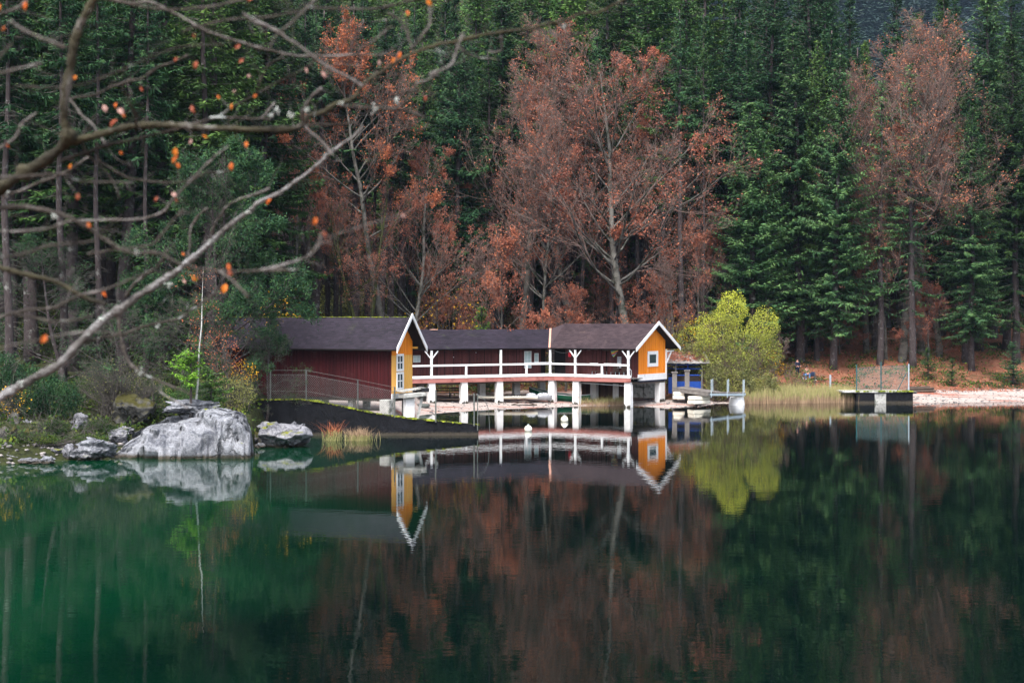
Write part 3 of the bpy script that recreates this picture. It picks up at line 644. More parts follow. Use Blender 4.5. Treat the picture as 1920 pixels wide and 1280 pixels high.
    q = MB(); q.box(B, _solve(B, 806, nRB), _solve(B, 818, nRB), nRB - .05, nRB + .25, zrB - .02, zrB + .06, .5); q.build('ridge_patch', M_copper, root)
    # bargeboards
    for side in (1, -1):
        nn = -W / 2 + side * (W / 2 + ovg + .12); e = A(ov + .02, nn, ze - .12 * slp - .14); r = A(ov + .02, -W / 2, zrA - .06)
        t = (A(1, 0, 0) - A(0, 0, 0)) * .06; up = Vector((0, 0, .3)); q = MB(); q.hexa([e, e + t, r + t, r, e + up, e + t + up, r + t + up, r + up], .9); q.build('bargeboard', M_white, root)
    # right overhang bracket
    q = MB(); q.box(g, W + .1, W + ovg, .0, .1, ze - .32, ze - .2, .9); q.build('bracket_beam', M_white, root)
    q = MB(); q.bar(g(W + .12, .05, ze - 1.25), g(W + 1.0, .05, ze - .3), .1, .1, .9); q.build('bracket_brace', M_white, root)
    # pile at the right end
    mb = MB(); s1 = W - .35; q = g(s1, 0, 0)
    mb.box(g, s1 - .55, s1 + .35, -.5, .0, -1.2, zdk - .02, .6); po = mb.build('pier', M_pier, root, bevel=.02)
    k2 = MB()
    for i in range(40):
        ss = s1 + random.uniform(-.55, .33); h = random.uniform(.15, .5); k2.box(g, ss - .04, ss + .04, .0, .04, -.2, h, random.random())
    k2.build('algae_foot', M_pierfoot, po)
    # wall lamp, hose pipe
    q = MB(); q.tube([A(-.9, .35, ze - .75), A(-.55, .4, ze - .75)], [.07, .1], 8); q.build('wall_lamp', M_white, root)
    q = MB(); q.box(A, -1.95, -1.6, .02, .1, ze - 1.6, ze - .65, .6); q.build('wall_panel', M_tarp, root)
    return A, B, root, sG, sF, sA_, zfl, ze, bal, sB
def _solve(f, px, n):
    """s at which the line of frame f at offset n crosses the bearing of column px (only used to read widths off the survey)"""
    k = (px - 960) / F; p0 = f(0, n, 0); p1 = f(1, n, 0); d = p1 - p0
    return (k * p0.y - p0.x) / (d.x - k * d.y)
A_, B_, longhouse, sG_, sF_, sAw, ZFL, ZEV, BAL, sBw = long_boathouse()
# ------------------------------------------------------------------ things on and under the balcony
def props():
    A, B = A_, B_
    # table with bench behind the rail
    q = A(sG_(1115), BAL - .75, ZFL); r = empty('folding_table', q, 'low folding table with thin metal legs behind the balcony rail', 'table')
    mb = MB(); f = lambda s, n, z: A(sG_(1115) + s, BAL - .75 + n, ZFL + z)
    mb.box(f, -.65, .65, -.3, .3, .42, .47, .3); mb.build('table_top', M_wooddark, r)
    for s in (-.6, .6):
        for n in (-.25, .25): k = MB(); k.tube([f(s, n, -.06), f(s * .9, n, .42)], .018, 6); k.build('leg', M_steel, r)
    q = A(sG_(1118), BAL - .3, ZFL); k = MB(); f = lambda s, n, z: A(sG_(1118) + s, BAL - .35 + n, ZFL + z)
    pts = [(-.5, 0), (-.3, .17), (.0, .26), (.4, .3), (.5, .18), (.45, 0)]
    k.poly([f(s, -.12, z) for s, z in pts], .8); k.poly([f(s, .12, z) for s, z in pts][::-1], .8)
    for i in range(len(pts)):
        a, b = pts[i], pts[(i + 1) % len(pts)]; k.poly([f(a[0], -.12, a[1]), f(b[0], -.12, b[1]), f(b[0], .12, b[1]), f(a[0], .12, a[1])], .8)
    tag(k.build('canvas_bundle', M_white), 'white canvas bundle heaped behind the lower balcony rail', 'bundle')
    for i, (px, lab) in enumerate(((1144, 'dark garden chair left of the second one behind the balcony rail'), (1160, 'dark garden chair nearest the orange room, behind the rail'))):
        f = lambda s, n, z: A(sG_(px) + s, BAL - .7 + n, ZFL + z); r = empty('garden_chair', f(0, 0, 0), lab, 'chair', 'chairs on the balcony')
        k = MB(); k.box(f, -.25, .25, -.25, .25, .4, .44, .4); k.build('seat', M_wooddark, r)
        k = MB(); [k.box(f, -.25, .25, -.27, -.24, z, z + .1, .4) for z in (.5, .64, .78)]; [k.box(f, s, s + .04, -.29, -.25, .0, .9, .4) for s in (-.26, .22)]; k.build('backrest', M_wooddark, r)
        for s in (-.24, .2): k = MB(); k.box(f, s, s + .04, .2, .24, -.06, .4, .4); k.build('leg', M_steel, r)
    # red lantern
    p = A(sG_(1063), BAL - .45, ZEV - .55); k = MB(); k.lathe(p, [(.0, .3), (.04, .3), (.06, .25), (.13, .2), (.15, .05), (.13, -.12), (.07, -.2), (0, -.2)], 14); k.tube([p + Vector((0, 0, .29)), p + Vector((0, 0, .5))], .012, 4)
    tag(k.build('hanging_lantern', M_redlamp, None, True), 'small red lantern hanging under the balcony roof', 'lantern')
    # striped cloth on a stick
    a = A(sG_(1124), BAL - .5, ZEV - .14); b = A(sG_(1152), BAL - .5, ZEV - .12); r = empty('hanging_flag', a, 'folded rainbow coloured cloth hanging from a stick under the roof', 'flag')
    k = MB(); k.tube([a, b + Vector((0, 0, .02))], .02, 6, .8); k.build('stick', M_wood, r)
    k = MB(); c = a.lerp(b, .56); e = (b - a).normalized(); n = 10
    for i in range(n):
        for j in range(6):
            def P(i, j):
                v = i / n; w = .72 * (1 - .55 * v) ; return c + e * (-.02 + .12 * v + w * j / 6) + Vector((0, .06 * math.sin(j * 1.3 + v * 2), -.0 - .56 * v * (1 - .5 * abs(j / 6 - .5))))
            k.poly([P(i, j), P(i, j + 1), P(i + 1, j + 1), P(i + 1, j)], (i * .13 + j * .11) % 1)
    k.build('cloth', M_cloth, r)
    # white rail-side bracket frame
    k = MB(); k.tube([A(-.75, .3, ZFL), A(-.75, .3, ZFL + .55), A(-.62, .3, ZFL + .68), A(-.5, .3, ZFL + .55), A(-.5, .3, ZFL)], .03, 6)
    tag(k.build('bent_pipe_frame', M_white), 'small white bent pipe frame standing at the deck end', 'frame')
    # string of cable between posts
    k = MB(); p, q = A(sG_(1034), BAL - .1, ZEV - .1), A(sG_(1074), BAL - .1, ZEV - .12)
    k.tube([p.lerp(q, t / 8) + Vector((0, 0, -.28 * math.sin(math.pi * t / 8))) for t in range(9)], .012, 4); tag(k.build('slack_cable', M_wire), 'slack dark cable strung between two balcony posts near the bend', 'cable')
    # white board under deck
    def hull(name, mat, c, ang, L, W, Hh, lab, cat, prof, parts=None, tilt=0.0, open_=False):
        g0 = c; ca, sa = math.cos(ang), math.sin(ang); root = empty(name, c, lab, cat)
        def T(x, y, z): return Vector((c.x + x * ca - y * sa, c.y + x * sa + y * ca, c.z + z + x * tilt))
        n, m = 22, 8; V = MB(); rows = []
        for i in range(n + 1):
            t = -1 + 2 * i / n; w = W / 2 * max(.02, (1 - abs(t) ** prof)) ** .7; sheer = Hh * .45 * abs(t) ** 2.5 if open_ else Hh * .5 * max(0, -t - .5)
            rows.append([T(t * L / 2, w * math.sin(a), sheer + (-Hh * math.cos(a) * (1 if not open_ else (1 - .25 * abs(t))))) for a in np.linspace(-math.pi / 2, math.pi / 2, m + 1)])
        for i in range(n):
            for j in range(m): V.poly([rows[i][j], rows[i + 1][j], rows[i + 1][j + 1], rows[i][j + 1]], .5)
        if not open_:
            for i in range(n): V.poly([rows[i][0], rows[i][m], rows[i + 1][m], rows[i + 1][0]], .6)
        V.build('hull', mat, root, True)
        if open_:
            k = MB(); k.tube([r_[0] for r_ in rows], .03, 6, .8); k.tube([r_[m] for r_ in rows], .03, 6, .8); k.build('gunwale', M_white, root)
            k = MB(); [k.poly([rows[i][1] + Vector((0, 0, .02)), rows[i + 1][1] + Vector((0, 0, .02)), rows[i + 1][m - 1] + Vector((0, 0, .02)), rows[i][m - 1] + Vector((0, 0, .02))], .3) for i in range(1, n - 1)]; k.build('inner_cover', M_black, root)
            for i in (7, 14):
                k = MB(); k.bar(rows[i][0] + Vector((0, 0, -.04)), rows[i][m] + Vector((0, 0, -.04)), .2, .03); k.build('thwart', M_wooddark, root)
        return root, T
    c = at(952, 743, 118.5); r, T = hull('paddle_board', M_buoy, c, .03, 5.0, .95, .22, 'long white paddle board resting on the gravel under the deck', 'board', 2.4)
    k = MB(); k.box(lambda a, n, z: T(a, n, z), 1.5, 1.56, -.04, .04, .0, .05); k.build('board_plug', M_black, r)
    k = MB()
    for x in (-1.4, 1.4):
        p = T(x, 0, -.18); k.bar(T(x, -.5, -.26), T(x, .5, -.26), .12, .1)
    tag(k.build('board_trestle', M_wooddark), 'low dark bearers carrying the white paddle board', 'bearer')
    k = MB(); g = ground_at(984, 116.4); k.bar(g + Vector((-1.1, 0, .05)), g + Vector((1.0, .2, .07)), .14, .09); k.bar(g + Vector((-1.0, .1, .1)), g + Vector((-.2, .5, .28)), .08, .06); k.bar(g + Vector((.8, .2, .1)), g + Vector((.1, .5, .28)), .08, .06)
    tag(k.build('driftwood_plank', M_wooddark), 'black planks lying on the beach below the white paddle board', 'planks')
    c = at(1011, 741, 119.3); r, T = hull('inflatable_boat', M_tarp, c, .12, 2.2, 1.3, .42, 'small grey tarpaulin covered dinghy beside the white board', 'dinghy', 2.2)
    k = MB()
    for i in range(9):
        p = T(random.uniform(-.8, .8), random.uniform(-.35, .35), .06); k.lathe(p, [(.0, .14), (.18, .1), (.3, 0), (.26, -.1)], 8, random.random())
    k.build('crumpled_cover', M_tarp, r, True)
    c = at(1049, 738, 121.3); hull('rowing_boat', M_greenboat, c, -.42, 5.6, 1.5, .62, 'dark green rowing boat drawn up under the deck', 'rowing boat', 2.6, tilt=-.1, open_=True)
    # benches and planks stored under the left wing
    g = at(843, 728, 119.5); f = frame((g.x, g.y), (1, .2)); z = gz(g.x, g.y); r = empty('wooden_bench', (g.x, g.y, z), 'long dark wooden bench stored under the left end of the deck', 'bench')
    k = MB(); [k.box(f, -1.6, 1.7, -.2, -.15, z + h, z + h + .1, .4) for h in (.78, .56)]; k.build('backrest', M_wooddark, r); k = MB(); k.box(f, -1.6, 1.7, -.1, .35, z + .4, z + .45, .5); k.build('seat', M_wooddark, r)
    for s in (-1.4, 0, 1.4):
        k = MB(); k.box(f, s, s + .08, -.16, .3, z - .1, z + .4, .5); k.box(f, s, s + .08, -.2, -.14, z + .4, z + .9, .5); k.build('leg', M_wood, r)
    g = at(826, 742, 116.5); f = frame((g.x, g.y), (1, .1)); z = gz(g.x, g.y); k = MB()
    for i in range(5): k.box(f, -.8 + .1 * i, 1.6 + .2 * (i % 2), -.3 + .14 * i, -.2 + .14 * i, z + .0 + .04 * i, z + .08 + .04 * i)
    tag(k.build('plank_stack', M_wooddark), 'flat stack of dark planks on the gravel in front of the bench', 'planks')
    g = ground_at(792, 111.5); k = MB(); k.lathe(g + Vector((0, 0, .12)), [(.55, -.12), (.62, .05), (.5, .12), (.3, .08), (0, .05)], 18, .4); tag(k.build('rubber_dinghy', M_post, None, True), 'small dark grey tub lying on the gravel by the landing', 'tub')
    # stone retaining blocks behind the right end
    r = empty('stone_wall', at(1215, 735, 122.6), 'low block wall of pale stone under the orange room', 'wall'); random.seed(3)
    for i, (px0, px1, y0, y1) in enumerate(((1183, 1212, 719, 726), (1212, 1230, 718, 726), (1184, 1206, 726, 734), (1206, 1229, 726, 735))):
        p0, p1 = at(px0, y1, 122), at(px1, y0, 122); k = MB(); k.box(IDF, p0.x + .02, p1.x - .02, 121.9, 123, p0.z - (.5 if y1 > 730 else 0), p1.z - .01); k.build('stone_block', M_woodpale, r, bevel=.05)
props()

# ------------------------------------------------------------------ water side: wall, fence, buoys, jetty, shed
def wall_and_fence():
    pts = [(440, 752), (500, 749), (560, 748), (600, 753), (640, 761), (700, 774), (760, 783), (820, 789), (897, 796)]
    Y0 = 87.4; root = empty('retaining_wall', at(670, 815, Y0), 'long low black concrete wall with mossy top sloping down into the lake', 'wall')
    xs = np.linspace(440, 897, 90); V = []; n = len(xs); mb = MB(); ms = MB()
    tp = lambda px: float(np.interp(px, [p[0] for p in pts], [p[1] for p in pts]))
    rows = []
    for px in xs:
        Y = Y0 + .4 * (px - 440) / 457 + (1.2 if px < 520 else 0) * (520 - px) / 80; z = at(px, tp(px), Y).z; x = at(px, 0, Y).x
        rows.append([Vector((x, Y - .08 + .02 * random.random(), -1)), Vector((x, Y + .0, z - .12)), Vector((x, Y, z)), Vector((x, Y + .42, z)), Vector((x, Y + .42, -1))])
    for i in range(n - 1):
        for j in range(4): mb.poly([rows[i][j], rows[i + 1][j], rows[i + 1][j + 1], rows[i][j + 1]], .5)
    mb.poly(rows[-1], .5); mb.poly(rows[0][::-1], .5); mb.build('wall_body', M_wall, root)
    for i in range(900):
        t = random.random(); a = rows[min(n - 2, int(t * (n - 1)))]; b = rows[min(n - 1, int(t * (n - 1)) + 1)]; p = a[2].lerp(b[2], (t * (n - 1)) % 1)
        r = random.uniform(.02, .06) * (.4 + abs(noise.noise(p * 1.3)) * 3.2); q = p + Vector((0, random.uniform(-.04, .38), 0)); ms.lathe(q, [(r * 1.3, -.04), (r, .0), (r * .6, r * .5), (0, r * .6)], 6, random.random())
    ms.build('moss_cap', M_moss, root)
    # chain-link fence on the wall
    FX = [507, 574, 671, 740, 817, 889]; FT = [693, 693, 711, 725, 731, 737]
    r = empty('chain_link_fence', at(574, 748, Y0 + .2), 'sagging chain link fence on thin grey posts along the black wall', 'fence')
    yf = Y0 + .25
    for px, t in zip(FX, FT):
        k = MB(); zt = at(px, t, yf).z; zb = at(px, tp(px), yf).z - .1; x = at(px, 0, yf).x; k.tube([(x, yf, zb), (x, yf, zt)], .045, 8); k.build('post', M_post, r)
    k = MB(); zt = at(895, 738, yf).z; x = at(895.5, 0, yf).x; k.tube([(x, yf, .3), (x, yf, zt)], .03, 8); k.build('post', M_post, r)
    k = MB(); x0 = at(893, 0, yf).x; k.tube([(x0, yf, zt), (x0 + .5, yf - .1, zt - .35), (x0 + .75, yf - .1, zt - .9), (x0 + .85, yf - .1, .1)], .018, 5); k.build('bent_wire', M_wire, r)
    mesh = MB()
    def top(x): return float(np.interp(x, [at(p, 0, yf).x for p in FX], [at(p, t + 8, yf).z for p, t in zip(FX, FT)]))
    def bot(x): return float(np.interp(x, [at(p, 0, yf).x for p in FX], [at(p, tp(p), yf).z + .02 for p in FX]))
    xa, xb = at(500, 0, yf).x, at(740, 0, yf).x; step = .12; wt = .0065
    for s in (1, -1):
        c = xa - 3
        while c < xb + 3:
            seg = []
            for i in range(0, 60):
                z = -.2 + i * .08; x = c + s * z * .75
                if xa < x < xb and bot(x) < z < top(x): seg.append((x, z))
                elif seg: break
            if len(seg) > 1: mesh.bar((seg[0][0], yf + .01 * s, seg[0][1]), (seg[-1][0], yf + .01 * s, seg[-1][1]), wt, wt, .5)
            c += step
    mesh.build('wire_mesh', M_wire, r)
    k = MB()
    for off in (0, 8): k.tube([at(p, t + off + 1, yf) for p, t in list(zip(FX, FT))[:4]], .012, 4)
    k.tube([at(p, t + 40, yf) for p, t in list(zip(FX, FT))[:3]], .01, 4); k.build('tension_wire', M_wire, r)
wall_and_fence()

def buoys():
    for px, wl, lab in ((990.5, 808, 'round white mooring buoy floating nearer, left of the other'), (1058.5, 790, 'round white mooring buoy floating nearer to the piers')):
        p = at(px, wl, F * H / (wl - HOR)); p.z = 0; r = empty('buoy', p, lab, 'buoy', 'mooring buoys')
        k = MB(); n = 14; R = .245 * (1 if wl > 800 else 1.05); zc = .13; k.lathe(p, [(R * math.cos(t), zc + R * math.sin(t)) for t in np.linspace(-math.pi / 2 + .02, math.pi / 2 - .02, n)], 24); k.build('float', M_buoy, r, True)
        k = MB(); k.tube([p + Vector((.05 * math.cos(a), 0, zc + R + .03 + .05 * math.sin(a))) for a in np.linspace(0, 2 * math.pi, 9)], .012, 5); k.build('ring', M_steel, r)
buoys()

def jetty_and_shed():
    # jetty: deck from the shore out to the right, floats below
    Y = 118.6; a0 = at(1262, 725, 119.5); a1 = at(1326, 739, 116.5); z0 = .98; z1 = .82
    a0 = at(1262, 731, 119.3); r = empty('jetty', (a1.x, a1.y, 0), 'grey plank jetty on cream float blocks leading out from the blue shed', 'jetty')
    zt0 = at(0, 727, 119.3).z; zt1 = at(0, 737, 115.5).z; zt2 = at(0, 738.5, 117).z
    f0 = Vector((at(1261, 0, 119.3).x, 119.3, zt0)); f1 = Vector((at(1327, 0, 116).x, 116, zt1)); bdir = Vector((.55, .83, 0)).normalized(); wd = 2.3
    g1 = Vector((at(1395, 0, 118.4).x, 118.4, zt2 - .02)); gd = (g1 - f1)
    mb = MB(); n = 14
    for i in range(n):
        p = f0.lerp(f1, i / n); q = f0.lerp(f1, (i + .93) / n); up = Vector((0, 0, .05)); b = bdir * (wd + random.uniform(-.04, .04))
        mb.hexa([p, q, q + b, p + b, p + up, q + up, q + b + up, p + b + up])
    mb.build('planks', M_wood, r)
    mb = MB(); up = Vector((0, 0, -.03)); mb.bar(f0 + up * 5, f1 + up * 5, .1, .26); mb.bar(f0 + up * 5 + bdir * wd, f1 + up * 5 + bdir * wd, .1, .26); mb.bar(f1 + up * 4, f1 + up * 4 + bdir * wd, .1, .22); mb.build('edge_beam', M_wood, r)
    # gangway to the right
    mb = MB(); n = 16; gb = Vector((.25, .97, 0)) * 1.25; s0 = f1 + bdir * .1 + Vector((.15, 0, -.02))
    for i in range(n):
        p = s0.lerp(g1, i / n); q = s0.lerp(g1, (i + .9) / n); up = Vector((0, 0, .045)); mb.hexa([p, q, q + gb, p + gb, p + up, q + up, q + gb + up, p + gb + up])
    mb.build('gangway_planks', M_wood, r)
    mb = MB(); d = Vector((0, -.03, -.12)); mb.bar(s0 + d, g1 + d, .07, .17); mb.bar(s0 + d + gb, g1 + d + gb, .07, .17); mb.build('gangway_beam', M_steel, r)
    for i, t in enumerate((.03, .5, .97)):
        for b in (Vector((0, -.06, 0)), gb + Vector((0, .06, 0))):
            p = s0.lerp(g1, t) + b; k = MB(); k.tube([p + Vector((0, 0, -.35)), p + Vector((0, 0, 1.12))], .035, 6); k.build('stanchion', M_steel, r)
    for c, w, h in ((at(1273, 742, 118.5), 1.0, .62), (at(1317, 746, 116.6), 1.75, .66)):
        zt = (zt0 if w == 1.0 else zt1) - .3; b = zt - h; f = frame((c.x, c.y), (.87, .5 if w > 1 else -.1))
        for i in range(2):
            k = MB(); k.box(f, -w / 2 + .05 * i, w / 2 - .06 * i, -.9, 0, b + h / 2 * i + .015, b + h / 2 * (i + 1) - .015, .6); k.build('float_block', M_float, r, bevel=.05)
    for p in (f0 + Vector((.25, .3, 0)), f0.lerp(f1, .33) + bdir * .9):
        pass
    # curved white end float
    k = MB(); c = at(1384, 750, 118.2); k.lathe((c.x, 118.9, -.6), [(.62, 0), (.68, .35), (.66, .75), (.62, 1.05), (.56, 1.28), (0, 1.29)], 16, .9, 1.0); k.build('end_float', M_white, r, True)
    # bollards
    for px, t, lab in ((1265, 697.5, 'grey timber mooring post left of the jetty planks'), (1288.5, 694, 'grey timber mooring post rising through the jetty planks')):
        Yb = 119.4 if px < 1270 else 119.8; p = at(px, 730, Yb); zt = at(px, t, Yb).z; f = frame((p.x, p.y), (1, -.15)); rr = empty('mooring_post', (p.x, p.y, 0), lab, 'mooring post', 'timber mooring posts by the jetty')
        k = MB(); k.box(f, -.2, .2, -.18, .18, -.3, zt - .05, .5); k.build('timber', M_wood, rr, bevel=.02); k = MB(); k.box(f, -.27, .27, -.25, .25, zt - .05, zt + .02, .9); k.build('cap', M_wood, rr)
    # blue shed
    Ys = 122.6; px0, px1 = 1258, 1318; x0, x1 = at(px0, 0, Ys).x, at(px1, 0, Ys).x; fr = frame((x0, Ys), (1, .06)); W = x1 - x0
    r = empty('boat_shelter', (x0, Ys, .6), 'open blue framed shelter with a leaf covered tin roof beside the jetty', 'shed')
    zf, ze, zr = at(0, 724, Ys).z, at(0, 681, Ys).z, at(0, 664, Ys + 2).z + .15
    k = MB(); k.box(fr, .35, W - .1, -.05, 0, zf - .2, zf + .42, .6); k.build('front_panel', M_blue, r)
    k = MB(); k.box(fr, -.25, .2, .1, .16, zf - .6, zf + .8, .6); k.build('side_panel', M_blue, r)
    for z in (.95, 1.5, 1.85):
        k = MB(); k.tube([fr(.3, .02, zf + z), fr(W - .1, .02, zf + z)], .05, 6); k.build('rail', M_blue, r)
        k = MB(); k.tube([fr(.3, .02, zf + z), fr(-.6, -1.9, zf + z + .1)], .05, 6); k.build('rail', M_blue, r)
    for s in (.4, W / 2 + .1, W - .05):
        k = MB(); k.tube([fr(s, 0.0, zf - .6), fr(s, 0, ze)], .05 if s == W / 2 + .1 else .1, 8); k.build('post', M_wood if s != W / 2 + .1 else M_blue, r)
    for s in (.0, W - .0):
        k = MB(); k.tube([fr(s, -2, zf - .8), fr(s, -2, zr - .1)], .08, 8); k.build('post', M_wooddark, r)
    k = MB(); k.box(fr, .1, W, -2.0, -1.95, zf - .5, zf + 1.4, .2); k.build('back_panel', M_wooddark, r)
    k = MB(); k.box(fr, .2, W - .2, -1.2, -.4, zf - .3, zf + .9, .2); k.build('stored_crates', M_wooddark, r)
    k = MB(); n = 12
    for i in range(n):
        s = -.5 + (W + 1.1) * i / n; e = (W + 1.1) / n * 1.04; h = .03 * (i % 2)
        k.hexa([fr(s, .45, ze - .02 + h), fr(s + e, .45, ze - .02 + h), fr(s + e, -2.3, zr + h), fr(s, -2.3, zr + h), fr(s, .45, ze + .03 + h), fr(s + e, .45, ze + .03 + h), fr(s + e, -2.3, zr + .05 + h), fr(s, -2.3, zr + .05 + h)])
    k.build('tin_roof', nmat('old_tin', [(.14, .13, .13), (.3, .29, .28)], rough=.6), r)
    k = MB()
    for i in range(2200):
        s = random.uniform(-.4, W + .4); t = random.random() ** .8; n_ = .35 - 2.6 * t
        if random.random() > t * 2.4 + .2: continue
        z = ze + (zr - ze) * (.45 - n_) / 2.75 + .08 + random.uniform(0, .05); a = random.uniform(.05, .11); v = [Vector((random.gauss(0, a), random.gauss(0, a), random.gauss(0, .02))) for _ in range(3)]
        p = fr(s, n_, z); k.poly([p + v[0], p + v[1], p + v[2]])
    tag(k.build('fallen_leaves', M_rust), 'rust red fallen leaves covering the tin roof of the blue shelter', 'leaves', kind='stuff')
jetty_and_shed()

def right_pier():
    Y = 121.6; P = lambda px, py, d=0: at(px, py, Y + d)
    r = empty('stone_quay', P(1660, 756), 'black stone quay block with a pale patch and mossy top at the right shore', 'quay')
    def blk(a, b, t, mat, nm, dy=0, bot=None):
        n = 10; k = MB(); p0 = P(a, t); p1 = P(b, t)
        for i in range(n):
            x0 = p0.x + (p1.x - p0.x) * i / n; x1 = p0.x + (p1.x - p0.x) * (i + 1) / n; j = random.uniform(-.04, .04)
            k.box(IDF, x0, x1, Y + dy + j, Y + 2.2 + .01 * i, -.6, p0.z + random.uniform(-.02, .02), .5)
        k.build(nm, mat, r)
    blk(1606, 1640, 736.5, M_wall, 'dark_block'); blk(1640.2, 1661.8, 737, M_woodpale, 'pale_block', .05); blk(1662, 1712, 735, M_wall, 'dark_block')
    k = MB(); p0, p1 = P(1580, 736), P(1700, 733); k.box(IDF, p0.x, p1.x, Y - .05, Y + 2.3, p1.z - .12, p1.z + .0, .9); k.build('coping', M_woodpale, r)
    k = MB()
    for i in range(260):
        px = random.choice((random.gauss(1655, 5), random.uniform(1688, 1711), random.uniform(1606, 1711))); rr = random.uniform(.04, .14); q = P(px, 733.5) + Vector((0, random.uniform(-.1, .5), 0)); k.lathe(q, [(rr * 1.3, -.04), (rr, 0), (rr * .6, rr * .5), (0, rr * .6)], 6, random.random())
    k.build('moss_cap', M_moss, r)
    f = empty('wire_fence_panel', P(1652, 733, .6), 'teal wire mesh fence panel on teal posts above the stone quay', 'fence'); Yf = Y + .5; Q = lambda px, py: at(px, py, Yf)
    for px, t in ((1606, 683), (1652, 678), (1704, 682)):
        k = MB(); k.tube([Q(px, t), Q(px, 734)], .055, 8); k.build('post', M_teal if px != 1704 else M_steel, f)
    k = MB(); k.tube([Q(1700, 699), Q(1682, 733)], .035, 6); k.build('brace', M_teal, f)
    k = MB(); x0, x1 = Q(1606, 0).x, Q(1704, 0).x; zb = Q(0, 732).z; step = .09
    top = lambda x: float(np.interp(x, [x0, Q(1652, 0).x, x1], [Q(0, 690).z, Q(0, 687).z, Q(0, 685).z]))
    for s in (1, -1):
        c = x0 - 3
        while c < x1 + 3:
            lo = None; hi = None
            for i in range(50):
                h = i * .05; x = c + s * h
                if x0 < x < x1 and zb + h < top(x):
                    if lo is None: lo = (x, zb + h)
                    hi = (x, zb + h)
            if lo and hi != lo: k.bar((lo[0], Yf + .008 * s, lo[1]), (hi[0], Yf + .008 * s, hi[1]), .0075, .0075, .5)
            c += step
    k.build('wire_mesh', nmat('teal_wire', [(.12, .2, .2), (.2, .3, .3)], rough=.6), f)
    k = MB(); k.tube([Q(1606, 690), Q(1652, 687), Q(1704, 685)], .02, 5); k.build('tension_wire', M_teal, f)
    # further wire fence to the left, one visible grey post
    f = empty('shore_fence', at(1557, 715, 127), 'thin grey wire fence on one stout post behind the reeds', 'fence')
    g = [ground_at(1557, 127), ground_at(1606, 124), ground_at(1528, 129.5)]
    for i, p in enumerate(g):
        k = MB(); k.tube([p + Vector((0, 0, -.2)), p + Vector((0, 0, 1.75 if i == 0 else 1.5))], .085 if i == 0 else .04, 8); k.build('post', M_steel if i == 0 else M_post, f)
    k = MB()
    for h in (.6, 1.0, 1.45): k.tube([g[2] + Vector((0, 0, h)), g[0] + Vector((0, 0, h + .05)), g[1] + Vector((0, 0, h + .1))], .012, 4)
    k.build('wire', M_wire, f)
    # log pile
    g0 = ground_at(1728, 127.5); k = MB()
    for i, (dx, dz, l) in enumerate(((0, .1, 1.3), (.1, .32, 1.1), (-.1, .2, 1.2), (0, .42, .9))): k.tube([g0 + Vector((-l + dx, .15 * i, dz)), g0 + Vector((l + dx, .1 + .15 * i, dz + .04))], .1, 7)
    tag(k.build('log_pile', M_wooddark), 'short stack of dark logs at the back of the right beach', 'logs')
right_pier()

# ------------------------------------------------------------------ rocks
def blocky(q, seed):
    '''per-cell tilt plus dark joints between cells: fractured limestone'''
    dd, pp = noise.voronoi(q); c = pp[0]; h = Vector((noise.cell(c * 7.1 + Vector((1.3, seed, 0))), noise.cell(c * 5.3 + Vector((0, 2.7, seed))), noise.cell(c * 6.7 + Vector((seed, 0, 4.1))))) * 2 - Vector((1, 1, 1))
    e = dd[1] - dd[0]; return (q - c).dot(h) * .55 + h.x * .12 - .22 * max(0, 1 - e / .07)
def blob_rock(px, base, w, h, Y, mat, label, seed, depth=None, group=None, flat=1.0, sub=5, rot=0.0, name='rock', sink=.25, rough=1.0, zbase=None):
    """angular boulder: icosphere cut by random planes and roughened"""
    rs = np.random.default_rng(seed); bm = bmesh.new(); bmesh.ops.create_icosphere(bm, subdivisions=sub, radius=1)
    planes = [(Vector(rs.normal(size=3)).normalized(), rs.uniform(.48, .85)) for _ in range(16)]
    sx = w / F * Y / 2 * 1.12; sz = h / F * Y; sy = depth or sx * .8
    for v in bm.verts:
        p = v.co.copy()
        for n, d in planes:
            k = p.dot(n) - d
            if k > 0: p -= n * k * .97
        f = .12 * rough; q = p * 2.0 + Vector((seed, 0, 0)); p += v.co * (f * noise.noise(q) + f * .6 * noise.noise(q * 2.7) + f * .3 * noise.noise(q * 7) - f * 1.1 * max(0, 1 - abs(noise.noise(q * 1.6 + Vector((5, 0, 0)))) / .06))
        p += v.co * f * 1.6 * blocky(p * 2.0 + Vector((seed, 0, 0)), seed)
        v.co = Vector((p.x * sx, p.y * sy, (p.z + (1 - sink * 2) * 0) * sz * .62))
    zmin = min(v.co.z for v in bm.verts); zmax = max(v.co.z for v in bm.verts); z0 = at(px, base, Y).z if zbase is None else zbase
    for v in bm.verts: v.co.z = (v.co.z - zmin) / (zmax - zmin) * sz * (1 + sink) - sz * sink; v.co.rotate(Matrix.Rotation(rot, 3, 'Z'))
    me = bpy.data.meshes.new(name); bm.to_mesh(me); bm.free()
    o = link_mesh(name, me, mat, None, False); x = at(px, base, Y).x; o.location = (x, Y, z0)
    for pl in me.polygons: pl.use_smooth = True
    return tag(o, label, 'rock', group)
